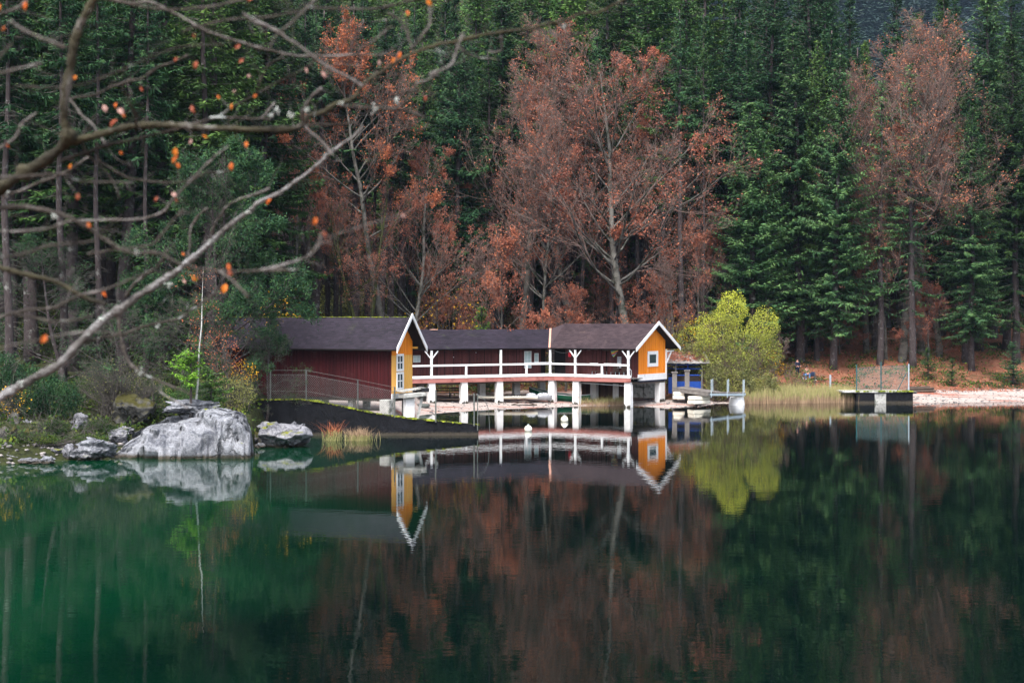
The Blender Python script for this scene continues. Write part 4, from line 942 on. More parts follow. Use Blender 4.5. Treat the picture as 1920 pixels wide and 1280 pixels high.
def big_rock():
    Y0 = 73.4; prof = [(206, 852), (216, 838), (235, 820), (262, 800), (290, 792), (325, 783), (350, 776), (378, 768), (402, 766), (425, 770), (446, 772), (458, 780), (466, 792), (470, 812), (471, 862)]
    xs = np.linspace(204, 471.5, 110); D = 7.0
    tops = np.interp(xs, [p[0] for p in prof], [p[1] for p in prof]); m = 56; V = []
    sec_t = [0, .02, .05, .1, .17, .27, .4, .6, .8, .93, 1]; sec_h = [-.18, .12, .38, .6, .76, .9, .98, 1.0, .85, .45, -.1]
    for i, px in enumerate(xs):
        zt = at(px, tops[i], Y0 + 2.0).z; u = i / (len(xs) - 1)
        # the front face stands steeper towards the right; a bench runs up from the left
        for j in range(m + 1):
            t = j / m; s = np.interp(t, sec_t, sec_h); st = np.interp(t, [0, .03, .1, .16, .3, .6, .85, 1], [-.18, .35, .8, .93, 1.0, 1.0, .7, -.1])
            s = s * (1 - u) + st * u if u > .25 else s
            V.append(Vector((at(px, 0, Y0 + D * t * .3).x, Y0 - .4 + .9 * (1 - u) * t + D * t * (.45 + .55 * math.sin(math.pi * min(1, max(0, u * 1.05)))), s * zt)))
    n1 = m + 1; nx = len(xs)
    for k, p in enumerate(V):
        q = p * .55; r = noise.noise(q) * .22 + noise.noise(q * 2.3) * .08 + noise.noise(q * 5) * .07 + noise.noise(q * 12) * .03
        c = abs(noise.noise(Vector((p.x * .45 + p.z * .35, p.y * .3, p.z * .25 - p.x * .1)) * 1.4)); r -= .32 * max(0, 1 - c / .05)   # joints
        c2 = abs(noise.noise(Vector((p.x * .3 - p.z * .9, p.y * .4, 4.2)) * 1.1)); r -= .16 * max(0, 1 - c2 / .05)
        r += .5 * blocky(Vector((p.x * .34 + p.z * .15, p.y * .22, p.z * .42 - p.x * .1)), 3) + .16 * blocky(p * 1.2, 9)
        i, j = divmod(k, n1); u = i / (nx - 1); f = 1 if .02 < u < .985 else .3
        V[k] = p + Vector((r * .25, -r * f, r * .45 * f))
    i, j = np.meshgrid(np.arange(nx - 1), np.arange(m), indexing='ij'); a = (i * n1 + j).ravel()
    Fq = np.stack([a, a + n1, a + n1 + 1, a + 1], 1); c0 = V[55 * n1]
    # close the right end
    V = [v for v in V]
    me = np_mesh('rock', [(v.x - c0.x, v.y - c0.y, v.z) for v in V], Fq)
    bm = bmesh.new(); bm.from_mesh(me); bm.verts.ensure_lookup_table()
    endv = [bm.verts[(nx - 1) * n1 + j] for j in range(n1)]; bm.faces.new(endv); bm.faces.new([bm.verts[j] for j in range(n1)][::-1]); bm.normal_update(); bm.to_mesh(me); bm.free()
    o = link_mesh('rock', me, M_rock, None, True); o.location = (c0.x, c0.y, 0)
    tag(o, 'largest pale grey limestone boulder, sloping up to a steep right edge at the waterline', 'rock')
big_rock()
blob_rock(350, 772, 128, 24, 77.0, M_rock, 'flat tilted pale slab lying on top of the largest boulder', 21, depth=1.4, rot=.1)
blob_rock(250, 795, 100, 62, 79.5, M_rockmoss, 'round dark mossy boulder above and left of the big pale one', 5, depth=2.2, rough=.55)
blob_rock(530, 840, 98, 50, 80.2, M_rock2, 'grey boulder with yellow green moss at the waterline right of the big one', 8, depth=1.7, rough=.5)
blob_rock(480, 838, 34, 30, 80.6, M_rockmoss, 'small dark mossy rock between the biggest boulder and the one to its right', 9)
blob_rock(487, 841, 22, 12, 79.2, M_rock, 'tiny white rock at the waterline right of the biggest boulder', 10)
blob_rock(188, 852, 84, 34, 72.6, M_rock, 'broad pale rock at the waterline just left of the biggest boulder', 12)
blob_rock(155, 862, 42, 24, 72.0, M_rock2, 'low blunt grey rock at the waterline in front of the broad pale one', 13)
blob_rock(222, 830, 44, 26, 76, M_rock2, 'rounded grey rock sitting on the left flank of the biggest boulder', 14)
blob_rock(152, 815, 42, 42, 76.5, M_rock2, 'upright pointed grey stone on the left bank below the spruce twigs', 15, depth=.9)
blob_rock(62, 838, 58, 36, 73.5, M_rockmoss, 'mossy ridge shaped rock left of the green bush', 16)
blob_rock(30, 822, 34, 50, 75.5, M_rockmoss, 'tall dark mossy rock at the left edge, behind the others', 17)
blob_rock(52, 815, 26, 30, 76, M_rock2, 'narrow grey stone standing between two mossy rocks at the left', 18)
blob_rock(8, 850, 44, 52, 72.8, M_rockmoss, 'sloping brown mossy rock cut by the left edge of the picture', 19)
blob_rock(12, 866, 46, 16, 71.0, M_rock2, 'flat dark grey slab in the water at the far left', 20)
blob_rock(52, 870, 52, 12, 70.6, M_rock, 'long white flat stone at the waterline near the left edge', 22)
blob_rock(90, 871, 34, 17, 70.4, M_rock, 'pointed white stone at the waterline right of the long flat one', 23)
blob_rock(108, 852, 60, 18, 73.0, M_rock2, 'low dark rubble rock behind the pointed white stone', 24)
blob_rock(132, 856, 26, 26, 72.4, M_rock2, 'small leaning grey stone between rubble and broad pale rock', 25)
blob_rock(236, 812, 42, 14, 77.3, M_rock2, 'thin layered stone beneath the round mossy boulder', 26)
blob_rock(1712, 737, 22, 4, 123.5, M_rock2, 'small stone on the right beach next to the quay', 27, sub=3)

def shore_stones():
    rs = np.random.default_rng(44); V = []; Fq = []; sh = []; ico = bmesh.new(); bmesh.ops.create_icosphere(ico, subdivisions=1, radius=1); ico.verts.ensure_lookup_table()
    bv = np.array([v.co for v in ico.verts]); bf = np.array([[v.index for v in f.verts] for f in ico.faces]); ico.free()
    for _ in range(1100):
        z_ = rs.random() * .7 + .3; px = rs.uniform(-60, 480) if z_ < .5 else rs.uniform(790, 1400) if z_ < .8 else rs.uniform(1712, 1960)
        d = rs.uniform(-.3, 2.2) if z_ < .5 else rs.uniform(-.2, 7); Y = shoreY(px) + d; x = (px - 960) / F * Y; s = (rs.lognormal(-2.5, .5) if z_ < .5 else rs.lognormal(-2.9, .4))
        q = bv * (1 + rs.normal(size=(len(bv), 1)) * .18) * np.array([1.3, 1, .6]) * s; a = rs.uniform(0, 6.28); R = np.array([[math.cos(a), -math.sin(a), 0], [math.sin(a), math.cos(a), 0], [0, 0, 1]]); Fq.append(bf + len(V) * len(bv)); V.append(q @ R.T + np.array([x, Y, gz(x, Y) + s * .15])); sh.append(np.full(len(bf), rs.random()))
    me = np_mesh('shore_stones', np.concatenate(V), np.concatenate(Fq), np.concatenate(sh))
    tag(link_mesh('shore_stones', me, nmat('shore_pebbles', [(.05, .05, .055), (.16, .15, .15), (.3, .27, .26)], nscale=6)), 'loose small stones scattered along the waterline', 'stones', kind='stuff')
shore_stones()
# ------------------------------------------------------------------ vegetation generators (local meshes, base at origin)
def kites(P, D, Wd, up, w, rs):
    """leaf kites: root P, direction*length D, half width w along Wd"""
    n = len(P); mid = P + D * .45; V = np.empty((n, 4, 3)); V[:, 0] = P; V[:, 1] = mid + Wd * w[:, None]; V[:, 2] = P + D; V[:, 3] = mid - Wd * w[:, None]
    Fq = np.arange(n * 4).reshape(n, 4); return V.reshape(-1, 3), Fq
def seg_mesh(name, S, k=3):
    """S rows: p0(3) p1(3) r0 r1 -> open prisms"""
    S = np.asarray(S, dtype=float); n = len(S); p0, p1 = S[:, :3], S[:, 3:6]; d = p1 - p0; d /= np.maximum(1e-6, np.linalg.norm(d, axis=1))[:, None]
    a = np.cross(d, np.where(np.abs(d[:, 2:3]) < .9, [[0, 0, 1.]], [[1., 0, 0]])); a /= np.linalg.norm(a, axis=1)[:, None]; b = np.cross(d, a)
    V = np.empty((n, 2, k, 3))
    for j in range(k):
        t = 2 * math.pi * j / k; o = a * math.cos(t) + b * math.sin(t); V[:, 0, j] = p0 + o * S[:, 6:7]; V[:, 1, j] = p1 + o * S[:, 7:8]
    base = (np.arange(n) * 2 * k)[:, None]; Fq = []
    for j in range(k):
        j2 = (j + 1) % k; Fq.append(base + np.array([[j, j2, k + j2, k + j]]))
    Fq = np.concatenate(Fq, 0); sh = np.tile(np.random.default_rng(3).random(n), k)
    return np_mesh(name, V.reshape(-1, 3), Fq, sh)
def leaf_mesh(name, P, size, rs, sh=None, D=None, elong=1.6):
    n = len(P); d = rs.normal(size=(n, 3)) if D is None else D + rs.normal(size=(n, 3)) * .5; d /= np.linalg.norm(d, axis=1)[:, None]
    w = np.cross(d, rs.normal(size=(n, 3))); w /= np.maximum(1e-6, np.linalg.norm(w, axis=1))[:, None]; s = size * rs.uniform(.6, 1.3, n)
    V, Fq = kites(P, d * (s * elong)[:, None], w, None, s * .5, rs)
    return np_mesh(name, V, Fq, rs.random(n) if sh is None else sh)
def trunk_mesh(name, pts, rad, k=9):
    mb = MB(); mb.tube(pts, rad, k, .5)
    me = bpy.data.meshes.new(name); me.from_pydata([tuple(v) for v in mb.v], [], mb.f); me.update(); a = me.attributes.new('shade', 'FLOAT', 'FACE'); a.data.foreach_set('value', [.5] * len(mb.f))
    me.polygons.foreach_set('use_smooth', [True] * len(me.polygons)); return me

def spruce_meshes(seed, h=28, r=3.2, base=.12, dens=1.0, droop=.3, uplift=.25, needle=1.0, gap=.0, dead=.0, shape=.8, fine=1.0):
    rs = np.random.default_rng(seed); P = []; D = []; Wd = []; w = []; sh = []; S = []
    ax = [Vector((.25 * noise.noise(Vector((seed, z * .12, 0))), .25 * noise.noise(Vector((seed + 9, z * .12, 0))), z)) for z in np.linspace(-.6, h, 16)]
    axis = lambda z: np.array([np.interp(z, [a.z for a in ax], [a.x for a in ax]), np.interp(z, [a.z for a in ax], [a.y for a in ax]), z])
    z = base * h
    lobes = rs.uniform(0, 2 * math.pi, 4)
    while z < h - .15:
        t = (z - base * h) / (h * (1 - base)); nb = max(3, int(rs.poisson(5.5 * dens)))
        for _ in range(nb):
            if rs.random() < gap * (1 - t): continue
            az = rs.uniform(0, 2 * math.pi); L = r * min(1, (1 - t) / .62) ** (shape + .05) * (1 - .22 * t) * min(1, .6 + t * 4) * rs.uniform(.6, 1.12) * (1 + .18 * math.sin(3 * az + lobes[int(t * 3.9)])) + .18
            if rs.random() < .06: L *= 1.25
            o = axis(z + rs.uniform(-.15, .15)); e = np.array([math.cos(az), math.sin(az), 0]); side = np.array([-e[1], e[0], 0])
            n = max(3, int(L / (.26 / fine))); s = np.linspace(.12, 1, n); rise = (.55 * t - .12)
            pos = o + e * (L * s)[:, None]; pos[:, 2] += L * (rise * s - droop * s ** 1.3 * (1 - t * .7) + uplift * s ** 3)
            S.append([*pos[0], *pos[n // 2], .035 * (1 - t) + .012, .018]); S.append([*pos[n // 2], *pos[-1], .018, .005])
            bs = rs.random()
            for lr in (1, -1, 0, 1, -1):
                m = n; wl = (.26 + .34 * L / max(1, r) * np.sin(np.pi * np.clip(s, .05, .98)) ** .7) * rs.uniform(.7, 1.25, m) * needle
                if lr == 0: d = e[None, :] * .25 + np.array([[0, 0, -1.]]) * rs.uniform(.5, 1.1, (m, 1)); wl = wl * rs.uniform(.5, 1.1, m)
                else: d = side[None, :] * lr + e[None, :] * rs.uniform(.3, 1.0, (m, 1)) + np.array([[0, 0, -1.]]) * rs.uniform(.05, .55, (m, 1))
                d += rs.normal(size=(m, 3)) * .18; d /= np.linalg.norm(d, axis=1)[:, None]
                P.append(pos + rs.normal(size=(m, 3)) * .04); D.append(d * wl[:, None]); ww = np.cross(d, rs.normal(size=(m, 3)) * .4 + np.array([0, 0, 1.]) + side * .3); ww /= np.maximum(1e-6, np.linalg.norm(ww, axis=1))[:, None]
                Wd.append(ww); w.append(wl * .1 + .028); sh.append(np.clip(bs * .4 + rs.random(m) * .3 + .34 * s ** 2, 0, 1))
        z += rs.uniform(.28, .5) / max(.6, dens ** .3) * (.7 + .6 * (1 - t))
    for _ in range(int(60 * dead)):
        zz = rs.uniform(.06, base + .25) * h; az = rs.uniform(0, 2 * math.pi); L = rs.uniform(.6, 1.8); o = axis(zz); q = o + np.array([math.cos(az), math.sin(az), rs.uniform(-.5, .05)]) * L; S.append([*o, *q, .02, .006])
        for _ in range(3): c = o + (q - o) * rs.uniform(.3, .9); S.append([*c, *(c + rs.normal(size=3) * .35), .008, .003])
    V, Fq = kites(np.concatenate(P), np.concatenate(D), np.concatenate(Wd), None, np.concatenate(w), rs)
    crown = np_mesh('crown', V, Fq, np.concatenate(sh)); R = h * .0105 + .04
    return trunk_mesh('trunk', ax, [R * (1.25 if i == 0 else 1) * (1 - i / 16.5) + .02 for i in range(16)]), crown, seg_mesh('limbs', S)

def beech_meshes(seed, h=24, base=.35, spread=.33, levels=4, nl1=20, leaves=9000, lsize=.13, up=1.05, lean=0.0, forks=1, rad=None, twig=1.0, lclump=1.0, low=.75):
    """returns trunk, twigs, leaf meshes"""
    rs = np.random.default_rng(seed); R = rad or h * .011; S = []; T = []; tips = []; tw_ = []; cw = [1.0]
    def walk(p, d, L, r0, r1, n, tw, wob):
        pts = [p]; 
        for i in range(n):
            d = d + rs.normal(size=3) * wob + np.array([0, 0, tw]); d /= np.linalg.norm(d); q = pts[-1] + d * L / n
            S_ = T if r0 > R * .16 else S; ra = r0 + (r1 - r0) * i / n; rb = r0 + (r1 - r0) * (i + 1) / n
            S_.append([*pts[-1], *q, ra, rb]); pts.append(q)
        return pts, d
    trunks = []
    for k in range(forks):
        az = rs.uniform(0, 6.28); sp = 0 if forks == 1 else .18
        pts, d = walk(np.array([0, 0, -.5]) + np.array([math.cos(az), math.sin(az), 0]) * .15 * (forks > 1), np.array([sp * math.cos(az) + lean, sp * math.sin(az), 1.]), h * rs.uniform(.86, .97), R * (1.1 if k == 0 else .8), R * .1, 16, .03, .045)
        trunks.append(np.array(pts))
    def branch(p, d, L, r, lv):
        if lv <= 2: cw[0] = float(rs.lognormal(0, 1.0 * lclump)) if lv == 2 else .5
        n = {1: 8, 2: 5, 3: 4, 4: 2}[lv]; r = max(r, .0075); pts, dd = walk(p, d, L, r, max(r * .3, .0045), n, {1: .06, 2: .09, 3: .09, 4: .06}[lv] * up, {1: .075, 2: .1, 3: .13, 4: .16}[lv]); pts = np.array(pts)
        if lv >= 3: tips.append(pts[1:]); tw_.append(np.full(len(pts) - 1, cw[0] * (1.0 if lv == 4 else .45)))
        if lv < levels:
            m = {1: int(10 * twig), 2: int(7 * twig), 3: int(5 * twig)}[lv]
            for _ in range(m):
                s = rs.uniform(.15, 1) ** .8; x = s * n; i = min(n - 1, int(x)); q = pts[i] + (pts[i + 1] - pts[i]) * (x - i); t = pts[i + 1] - pts[i]; t /= np.linalg.norm(t)
                o = rs.normal(size=3); o -= t * o.dot(t); o /= np.linalg.norm(o); a = rs.uniform(.45, .95); nd = t * math.cos(a) + o * math.sin(a)
                branch(q, nd, L * {1: .48, 2: .5, 3: .5}[lv] * rs.uniform(.6, 1.2) * (1.1 - .5 * s), r * (1 - .65 * s) * .5, lv + 1)
    for tr in trunks:
        for _ in range(max(3, nl1 // forks)):
            t = rs.uniform(base, .98); x = t * 16; i = min(15, int(x)); q = tr[i] + (tr[i + 1] - tr[i]) * (x - i); az = rs.uniform(0, 6.28); tt = (t - base) / (1 - base)
            el = .4 + .85 * tt * min(1, up) + rs.uniform(-.12, .12); prof = (1 - tt) ** .55 * min(1, .75 + tt * 2) + .12
            L = h * spread * prof * rs.uniform(.7, 1.2); branch(q, np.array([math.cos(az) * math.cos(el), math.sin(az) * math.cos(el), math.sin(el)]), L, R * .3 * (1 - .65 * tt), 1)
    Tm = seg_mesh('trunk', T, 7); Sm = seg_mesh('twigs', S, 3); Lm = None
    if leaves:
        P = np.concatenate(tips); wgt = np.array([.5 + .5 * noise.noise(Vector(p * .35) + Vector((seed, 0, 0))) for p in P]) ** 1.3 * np.concatenate(tw_); wgt *= (1.25 - low * np.clip(P[:, 2] / h, 0, 1)); wgt /= wgt.sum()
        idx = rs.choice(len(P), leaves, p=wgt); Q = P[idx] + rs.normal(size=(leaves, 3)) * .1; Lm = leaf_mesh('leaves', Q, lsize, rs)
    return Tm, Sm, Lm

def bush_meshes(seed, blobs, n, lsize, stems=40, spread=.35, layered=0.0):
    """blobs: (x,y,z,rx,ry,rz,weight) ellipsoids filled mostly near their surface"""
    rs = np.random.default_rng(seed); wt = np.array([b[6] for b in blobs], float); wt /= wt.sum(); k = rs.choice(len(blobs), n, p=wt); B = np.array([b[:6] for b in blobs])[k]
    d = rs.normal(size=(n, 3)); d /= np.linalg.norm(d, axis=1)[:, None]; rr = rs.uniform(.35, 1.0, n) ** .5; lum = np.array([noise.noise(Vector(x * 2.6) + Vector((seed, 0, kk))) for x, kk in zip(d, k)])
    P = B[:, :3] + d * B[:, 3:] * (rr * (1 + spread * lum))[:, None]; P = P[P[:, 2] > .02]
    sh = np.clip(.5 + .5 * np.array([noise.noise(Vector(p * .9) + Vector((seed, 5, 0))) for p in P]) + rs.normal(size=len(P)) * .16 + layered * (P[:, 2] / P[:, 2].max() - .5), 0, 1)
    S = []
    for _ in range(stems):
        b = blobs[rs.choice(len(blobs), p=wt)]; e = np.array(b[:3]) + rs.normal(size=3) * np.array(b[3:6]) * .5; p = np.array([b[0] * .35 + rs.normal() * .25, b[1] * .35 + rs.normal() * .25, -.1]); prev = p; 
        for i in range(1, 7):
            t = i / 6; q = p * (1 - t) + e * t + rs.normal(size=3) * .07; q[2] = p[2] + (e[2] - p[2]) * t ** .8; S.append([*prev, *q, .035 * (1 - t) + .008, .035 * (1 - t) + .005])
            if i > 2:
                for _ in range(2): S.append([*q, *(q + rs.normal(size=3) * .45 + np.array([0, 0, .2])), .01, .003])
            prev = q
    return leaf_mesh('leaves', P, lsize, rs, sh), seg_mesh('stems', S, 4)

TREE_ID = {}
def put_tree(name, parts, loc, s=1.0, rz=None, label=None, cat='tree', group=None, sz=None):
    """parts: [(part name, mesh, material)]"""
    r = empty(name, loc, label, cat, group); r.rotation_euler.x, r.rotation_euler.y = (random.gauss(0, .014), random.gauss(0, .014)) if cat in ('spruce', 'beech') else (0, 0); r.rotation_euler.z = random.uniform(0, 6.28) if rz is None else rz; r.scale = (s, s, sz or s)
    for nm, me, mt in parts:
        if me is None: continue
        if not me.materials: me.materials.append(mt)
        elif me.materials[0] != mt:
            key = (me.name, mt.name)
            if key not in TREE_ID: c = me.copy(); c.materials.clear(); c.materials.append(mt); TREE_ID[key] = c
            me = TREE_ID[key]
        o = bpy.data.objects.new(nm, me); COL.objects.link(o); o.parent = r
    return r
SPR = {
    'full': [spruce_meshes(1, 28, 3.5, .12, 1.25, .32, .22, shape=.72), spruce_meshes(2, 30, 3.8, .13, 1.2, .4, .2, shape=.85), spruce_meshes(3, 26, 3.3, .1, 1.3, .28, .3, shape=.65)],
    'mid': [spruce_meshes(4, 30, 3.0, .28, 1.0, .4, .2, gap=.2, dead=.8), spruce_meshes(5, 31, 2.8, .35, .95, .35, .2, gap=.25, dead=1), spruce_meshes(6, 29, 3.2, .22, 1.0, .45, .25, gap=.15, dead=.8)],
    'bare': [spruce_meshes(7, 30, 2.7, .52, .9, .4, .2, gap=.2, dead=1.6), spruce_meshes(8, 31, 2.5, .6, .85, .35, .2, gap=.2, dead=1.6)],
    'thin': [spruce_meshes(9, 27, 2.5, .2, .62, .3, .1, gap=.45, dead=1.5, needle=.9)],
}
def spruce(kind, i, px, Y, top, mat, label, group=None, name='spruce_tree', wide=1.0, sink=0, rz=None):
    g = ground_at(px, Y); T, C_, S_ = SPR[kind][i % len(SPR[kind])]; h0 = [28, 30, 26] if kind == 'full' else [30, 31, 29] if kind == 'mid' else [30, 31] if kind == 'bare' else [27]
    h = at(px, top, Y).z - g.z; s = h / h0[i % len(h0)]; sxy = wide * (s + (1 - s) * .3)
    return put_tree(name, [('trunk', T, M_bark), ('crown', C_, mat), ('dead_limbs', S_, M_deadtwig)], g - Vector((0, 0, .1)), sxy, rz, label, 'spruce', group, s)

# --- hand placed trees, right side
SPD, SPN, SPB, SPF = M_spruce_d, M_spruce, M_spruce_b, M_spruce_f
G1 = 'large spruces along the right shore'
spruce('full', 2, 1412, 135, 192, SPF, 'dense blue green spruce standing directly behind the yellow green willow', G1, wide=1.3)
spruce('full', 1, 1500, 139, 38, SPF, 'tallest dense spruce at the centre of the right clump, brownish at its tip', G1, wide=1.15)
spruce('full', 0, 1562, 137, 98, SPF, 'dense spruce on the right flank of the tall clump with a grey trunk showing', G1, wide=1.0)
spruce('full', 2, 1532, 140, 76, SPB, 'slim bright green topped spruce squeezed between the two tall ones', G1, wide=.7)
spruce('full', 0, 1455, 139, 235, SPN, 'shorter dark spruce between the willow spruce and the tallest one', G1, wide=.9)
spruce('full', 1, 1822, 137, 196, SPF, 'dense dark spruce near the right edge with a swept skirt of branches', G1, wide=.95)
spruce('thin', 0, 1650, 138, 150, SPF, 'thin half bare spruce left of the lichen covered beech trunk', G1)
spruce('thin', 0, 1711, 137, 118, SPF, 'thin half bare spruce with a straight grey lower trunk above the quay', G1, rz=2.0)
spruce('bare', 1, 1640, 146, 190, SPD, 'dark trunked spruce close behind the thin left one on the slope', G1)
spruce('full', 0, 1905, 141, 60, SPN, 'broad dark spruce cut by the right edge of the picture', G1, wide=1.05)
G2 = 'tall spruces in the background'
for i, (kind, v, px, Y, top, mat, wd, lab) in enumerate([
    ('full', 1, 1375, 158, -60, SPB, 1.35, 'very large light green spruce behind the beeches, left of the tall dark clump'),
    ('full', 0, 1290, 150, -40, SPN, 1.1, 'green spruce behind the right side of the biggest beech'),
    ('full', 2, 1170, 152, -70, SPN, 1.2, 'green spruce rising directly above the biggest beech'),
    ('full', 1, 1080, 156, -60, SPB, 1.0, 'light green spruce above the left half of the biggest beech'),
    ('full', 1, 865, 133, -10, SPD, .9, 'dark spruce column between the red beeches above the middle of the long roof'),
    ('full', 0, 905, 150, -50, SPN, 1.0, 'green spruce topping the gap left of the grey beech'),
    ('full', 2, 985, 154, -70, SPN, 1.0, 'green spruce directly behind the grey purple beech'),
    ('full', 1, 1590, 162, -5, SPD, 1.1, 'blue green pointed spruce behind the clump, left of the far blue mountain'),
    ('mid', 2, 1675, 165, -40, SPD, 1.1, 'dark open crowned spruce with pale trunk against the far mountain'),
    ('full', 2, 1718, 160, 22, SPN, .8, 'small pointed spruce standing against the far mountain'),
    ('full', 0, 1765, 152, -16, SPN, 1.0, 'pointed spruce with brown cones against the far blue mountain'),
    ('full', 1, 1790, 158, -12, SPD, .95, 'dark spruce tucked behind the one with brown cones'),
    ('full', 2, 1862, 150, -40, SPF, 1.15, 'big spruce left of the picture edge above the leaning skirt spruce'),
    ('full', 0, 1635, 153, 75, SPB, .7, 'small light green spruce top above the grey beech at the right'),
    ('full', 1, 1440, 150, -80, SPD, 1.0, 'dark spruce behind the left shoulder of the tallest clump'),
    ('full', 2, 1525, 152, -60, SPD, 1.0, 'dark spruce directly behind the tallest clump'),
    ('full', 0, 770, 148, -60, SPN, 1.0, 'green spruce above the red beech left of the dark column'),
    ('full', 1, 690, 152, -70, SPN, 1.0, 'green spruce behind the tip of the tall red beech'),
    ('full', 0, 600, 150, -60, SPN, 1.0, 'green spruce behind the narrow red beech')]):
    spruce(kind, v, px, Y, top, mat, lab, G2, wide=wd)

# --- the forest proper: rows on the slope
FG = {'l': 'spruces in the forest left of the boathouses', 'm': 'spruces in the forest behind the boathouses', 'r': 'spruces in the forest behind the right shore'}
BAND = [(70, 'at the far left edge'), (150, 'behind the mossy upright limb'), (230, 'above the mossy boulder'), (310, 'above the left half of the big pale boulder'), (400, 'above the birch'), (480, 'above the pine that overhangs the roof'), (560, 'above the left end of the mossy roof ridge'),
        (640, 'above the twin thin trunks'), (720, 'above the forked mossy beech'), (800, 'above the yellow gable'), (900, 'above the left part of the long roof'), (1000, 'above the middle of the long roof'), (1080, 'above the valley of the long roof'), (1180, 'left of the biggest beech trunk'), (1260, 'right of the biggest beech trunk'),
        (1340, 'above the white framed orange gable'), (1430, 'above the willow'), (1520, 'behind the tall spruce clump'), (1610, 'right behind the tall clump'), (1680, 'above the wire fence panel'), (1760, 'above the right end of the quay'), (1840, 'above the right beach'), (9999, 'at the far right edge')]
def forest_label(kind, mat, Y, p):
    tone = 'light green' if mat == SPB else 'green' if mat == SPN else 'dark green'
    k = {'full': 'dense spruce', 'mid': 'open spruce', 'bare': 'high crowned spruce', 'thin': 'thin half bare spruce'}[kind]
    dp = 'near' if Y < 97 else 'second row' if Y < 106 else 'third row' if Y < 117 else 'middle' if Y < 128 else 'deeper' if Y < 137 else 'slope' if Y < 148 else 'upper slope' if Y < 160 else 'high slope' if Y < 172 else 'topmost'
    return f"{tone} {dp} {k} " + next(t for q, t in BAND if p < q)
rnd = random.Random(77); cnt = 0
for row, (Y, step) in enumerate(((143, 50), (153, 48), (165, 48), (181, 48))):
    px = -50 + (row % 2) * step / 2
    while px < 1980:
        p = px + rnd.uniform(-.4, .4) * step; z = 'l' if p < 470 else 'm' if p < 1330 else 'r'; px += step
        if z == 'l': kind = rnd.choice(['full', 'mid', 'mid'])
        elif z == 'm': kind = rnd.choice(['bare', 'bare', 'mid']) if Y < 160 else rnd.choice(['mid', 'full'])
        else: kind = rnd.choice(['mid', 'bare', 'mid'] if Y < 155 else ['full', 'mid', 'full'])
        if z == 'r' and 1600 < p < 1890: top = rnd.uniform(60, 170); Y_ = min(Y, 162)
        else: Y_ = Y; top = rnd.uniform(-60, 120) if z == 'r' else rnd.uniform(-150, 30)
        if Y >= 178 and not (z == 'r' and 1600 < p < 1890): top = rnd.uniform(-120, -30)
        if Y >= 178 and z == 'r' and 1600 < p < 1890: continue
        if z == 'r' and 1585 < p < 1790 and Y < 150: continue
        if z == 'm' and p < 860 and Y < 155: continue
        if z == 'm' and Y < 148 and rnd.random() < .4: continue
        T = rnd.random(); mat = (SPB if T < .3 else SPN if T < .75 else SPD) if z != 'r' else SPD
        Y2 = Y_ + rnd.uniform(-3, 3); spruce(kind, rnd.randrange(3), p, Y2, top, mat, forest_label(kind, mat, Y2, p), FG[z], wide=rnd.uniform(1.0, 1.35)); cnt += 1
# near-left forest
for row, (Y, step) in enumerate(((94, 78), (102, 74), (112, 70), (124, 64))):
    px = -150 + (row % 2) * step / 2
    while px < (470 if Y < 105 else 545):
        p = px + rnd.uniform(-.35, .35) * step; px += step
        T = rnd.random(); mat = SPB if T < .2 else SPN if T < .75 else SPD; kind = rnd.choice(['mid', 'mid', 'thin'] if Y < 105 else ['mid', 'full', 'full'])
        Y2 = Y + rnd.uniform(-2, 2); spruce(kind, rnd.randrange(3), p, Y2, rnd.uniform(-330, -120) if Y < 115 else rnd.uniform(-160, 10), mat, forest_label(kind, mat, Y2, p), FG['l'], wide=rnd.uniform(1.0, 1.3)); cnt += 1
# slim dark trunks visible over the near roof
for px, Y, w, lab in ((567, 128, .8, 'slim dark spruce trunk right above the left end of the mossy ridge'), (594, 126, 1.25, 'thicker violet grey spruce trunk above the mossy ridge'), (617, 131, .45, 'very thin black trunk left of its twin above the mossy ridge'), (629, 130, .6, 'thin black trunk right of its twin above the mossy ridge'),
                      (660, 127, 1.15, 'broad grey spruce trunk left of the mossy forked beech'), (700, 133, .6, 'thin trunk just right of the mossy forked beech'), (714, 126, 1.3, 'stout dark spruce trunk above the mossy roof ridge'), (731, 128, .95, 'dark spruce trunk closest to the white gable peak'), (752, 132, .8, 'dark trunk half hidden behind the white gable peak'),
                      (1050, 134, .9, 'dark trunk rising behind the bend of the long roof'), (1148, 138, .8, 'dark spruce trunk left of the pale beech trunk behind the roof'), (1200, 139, .9, 'dark spruce trunk right of the pale beech trunk'), (550, 132, 1.0, 'dark trunk at the right edge of the pine foliage'), (540, 126, .8, 'grey trunk emerging from the pine foliage')):
    g = ground_at(px, Y); T, C_, S_ = SPR['bare'][int(px) % 2]; put_tree('spruce_tree', [('trunk', T, M_bark), ('crown', C_, SPD), ('dead_limbs', S_, M_deadtwig)], g, w, None, lab, 'spruce', 'bare trunked spruces just behind the roofs', 1.0)

rt = random.Random(21)
for i in range(30):
    px = 486 + i * 29 + rt.uniform(-10, 10); Y = rt.uniform(133, 146) if px > 780 else rt.uniform(128, 142); w = rt.uniform(.45, 1.15)
    g = ground_at(px, Y); T, C_, S_ = SPR['bare'][i % 2]; tone = ('thin', 'medium', 'stout')[0 if w < .68 else 1 if w < .92 else 2]
    put_tree('spruce_tree', [('trunk', T, M_bark), ('crown', C_, rt.choice((SPD, SPN))), ('dead_limbs', S_, M_deadtwig)], g, w, None, f"{tone} dark trunked spruce among beeches, " + next(t for q, t in BAND if px < q), 'spruce', 'dark trunks among the rust beeches', rt.uniform(.95, 1.15))
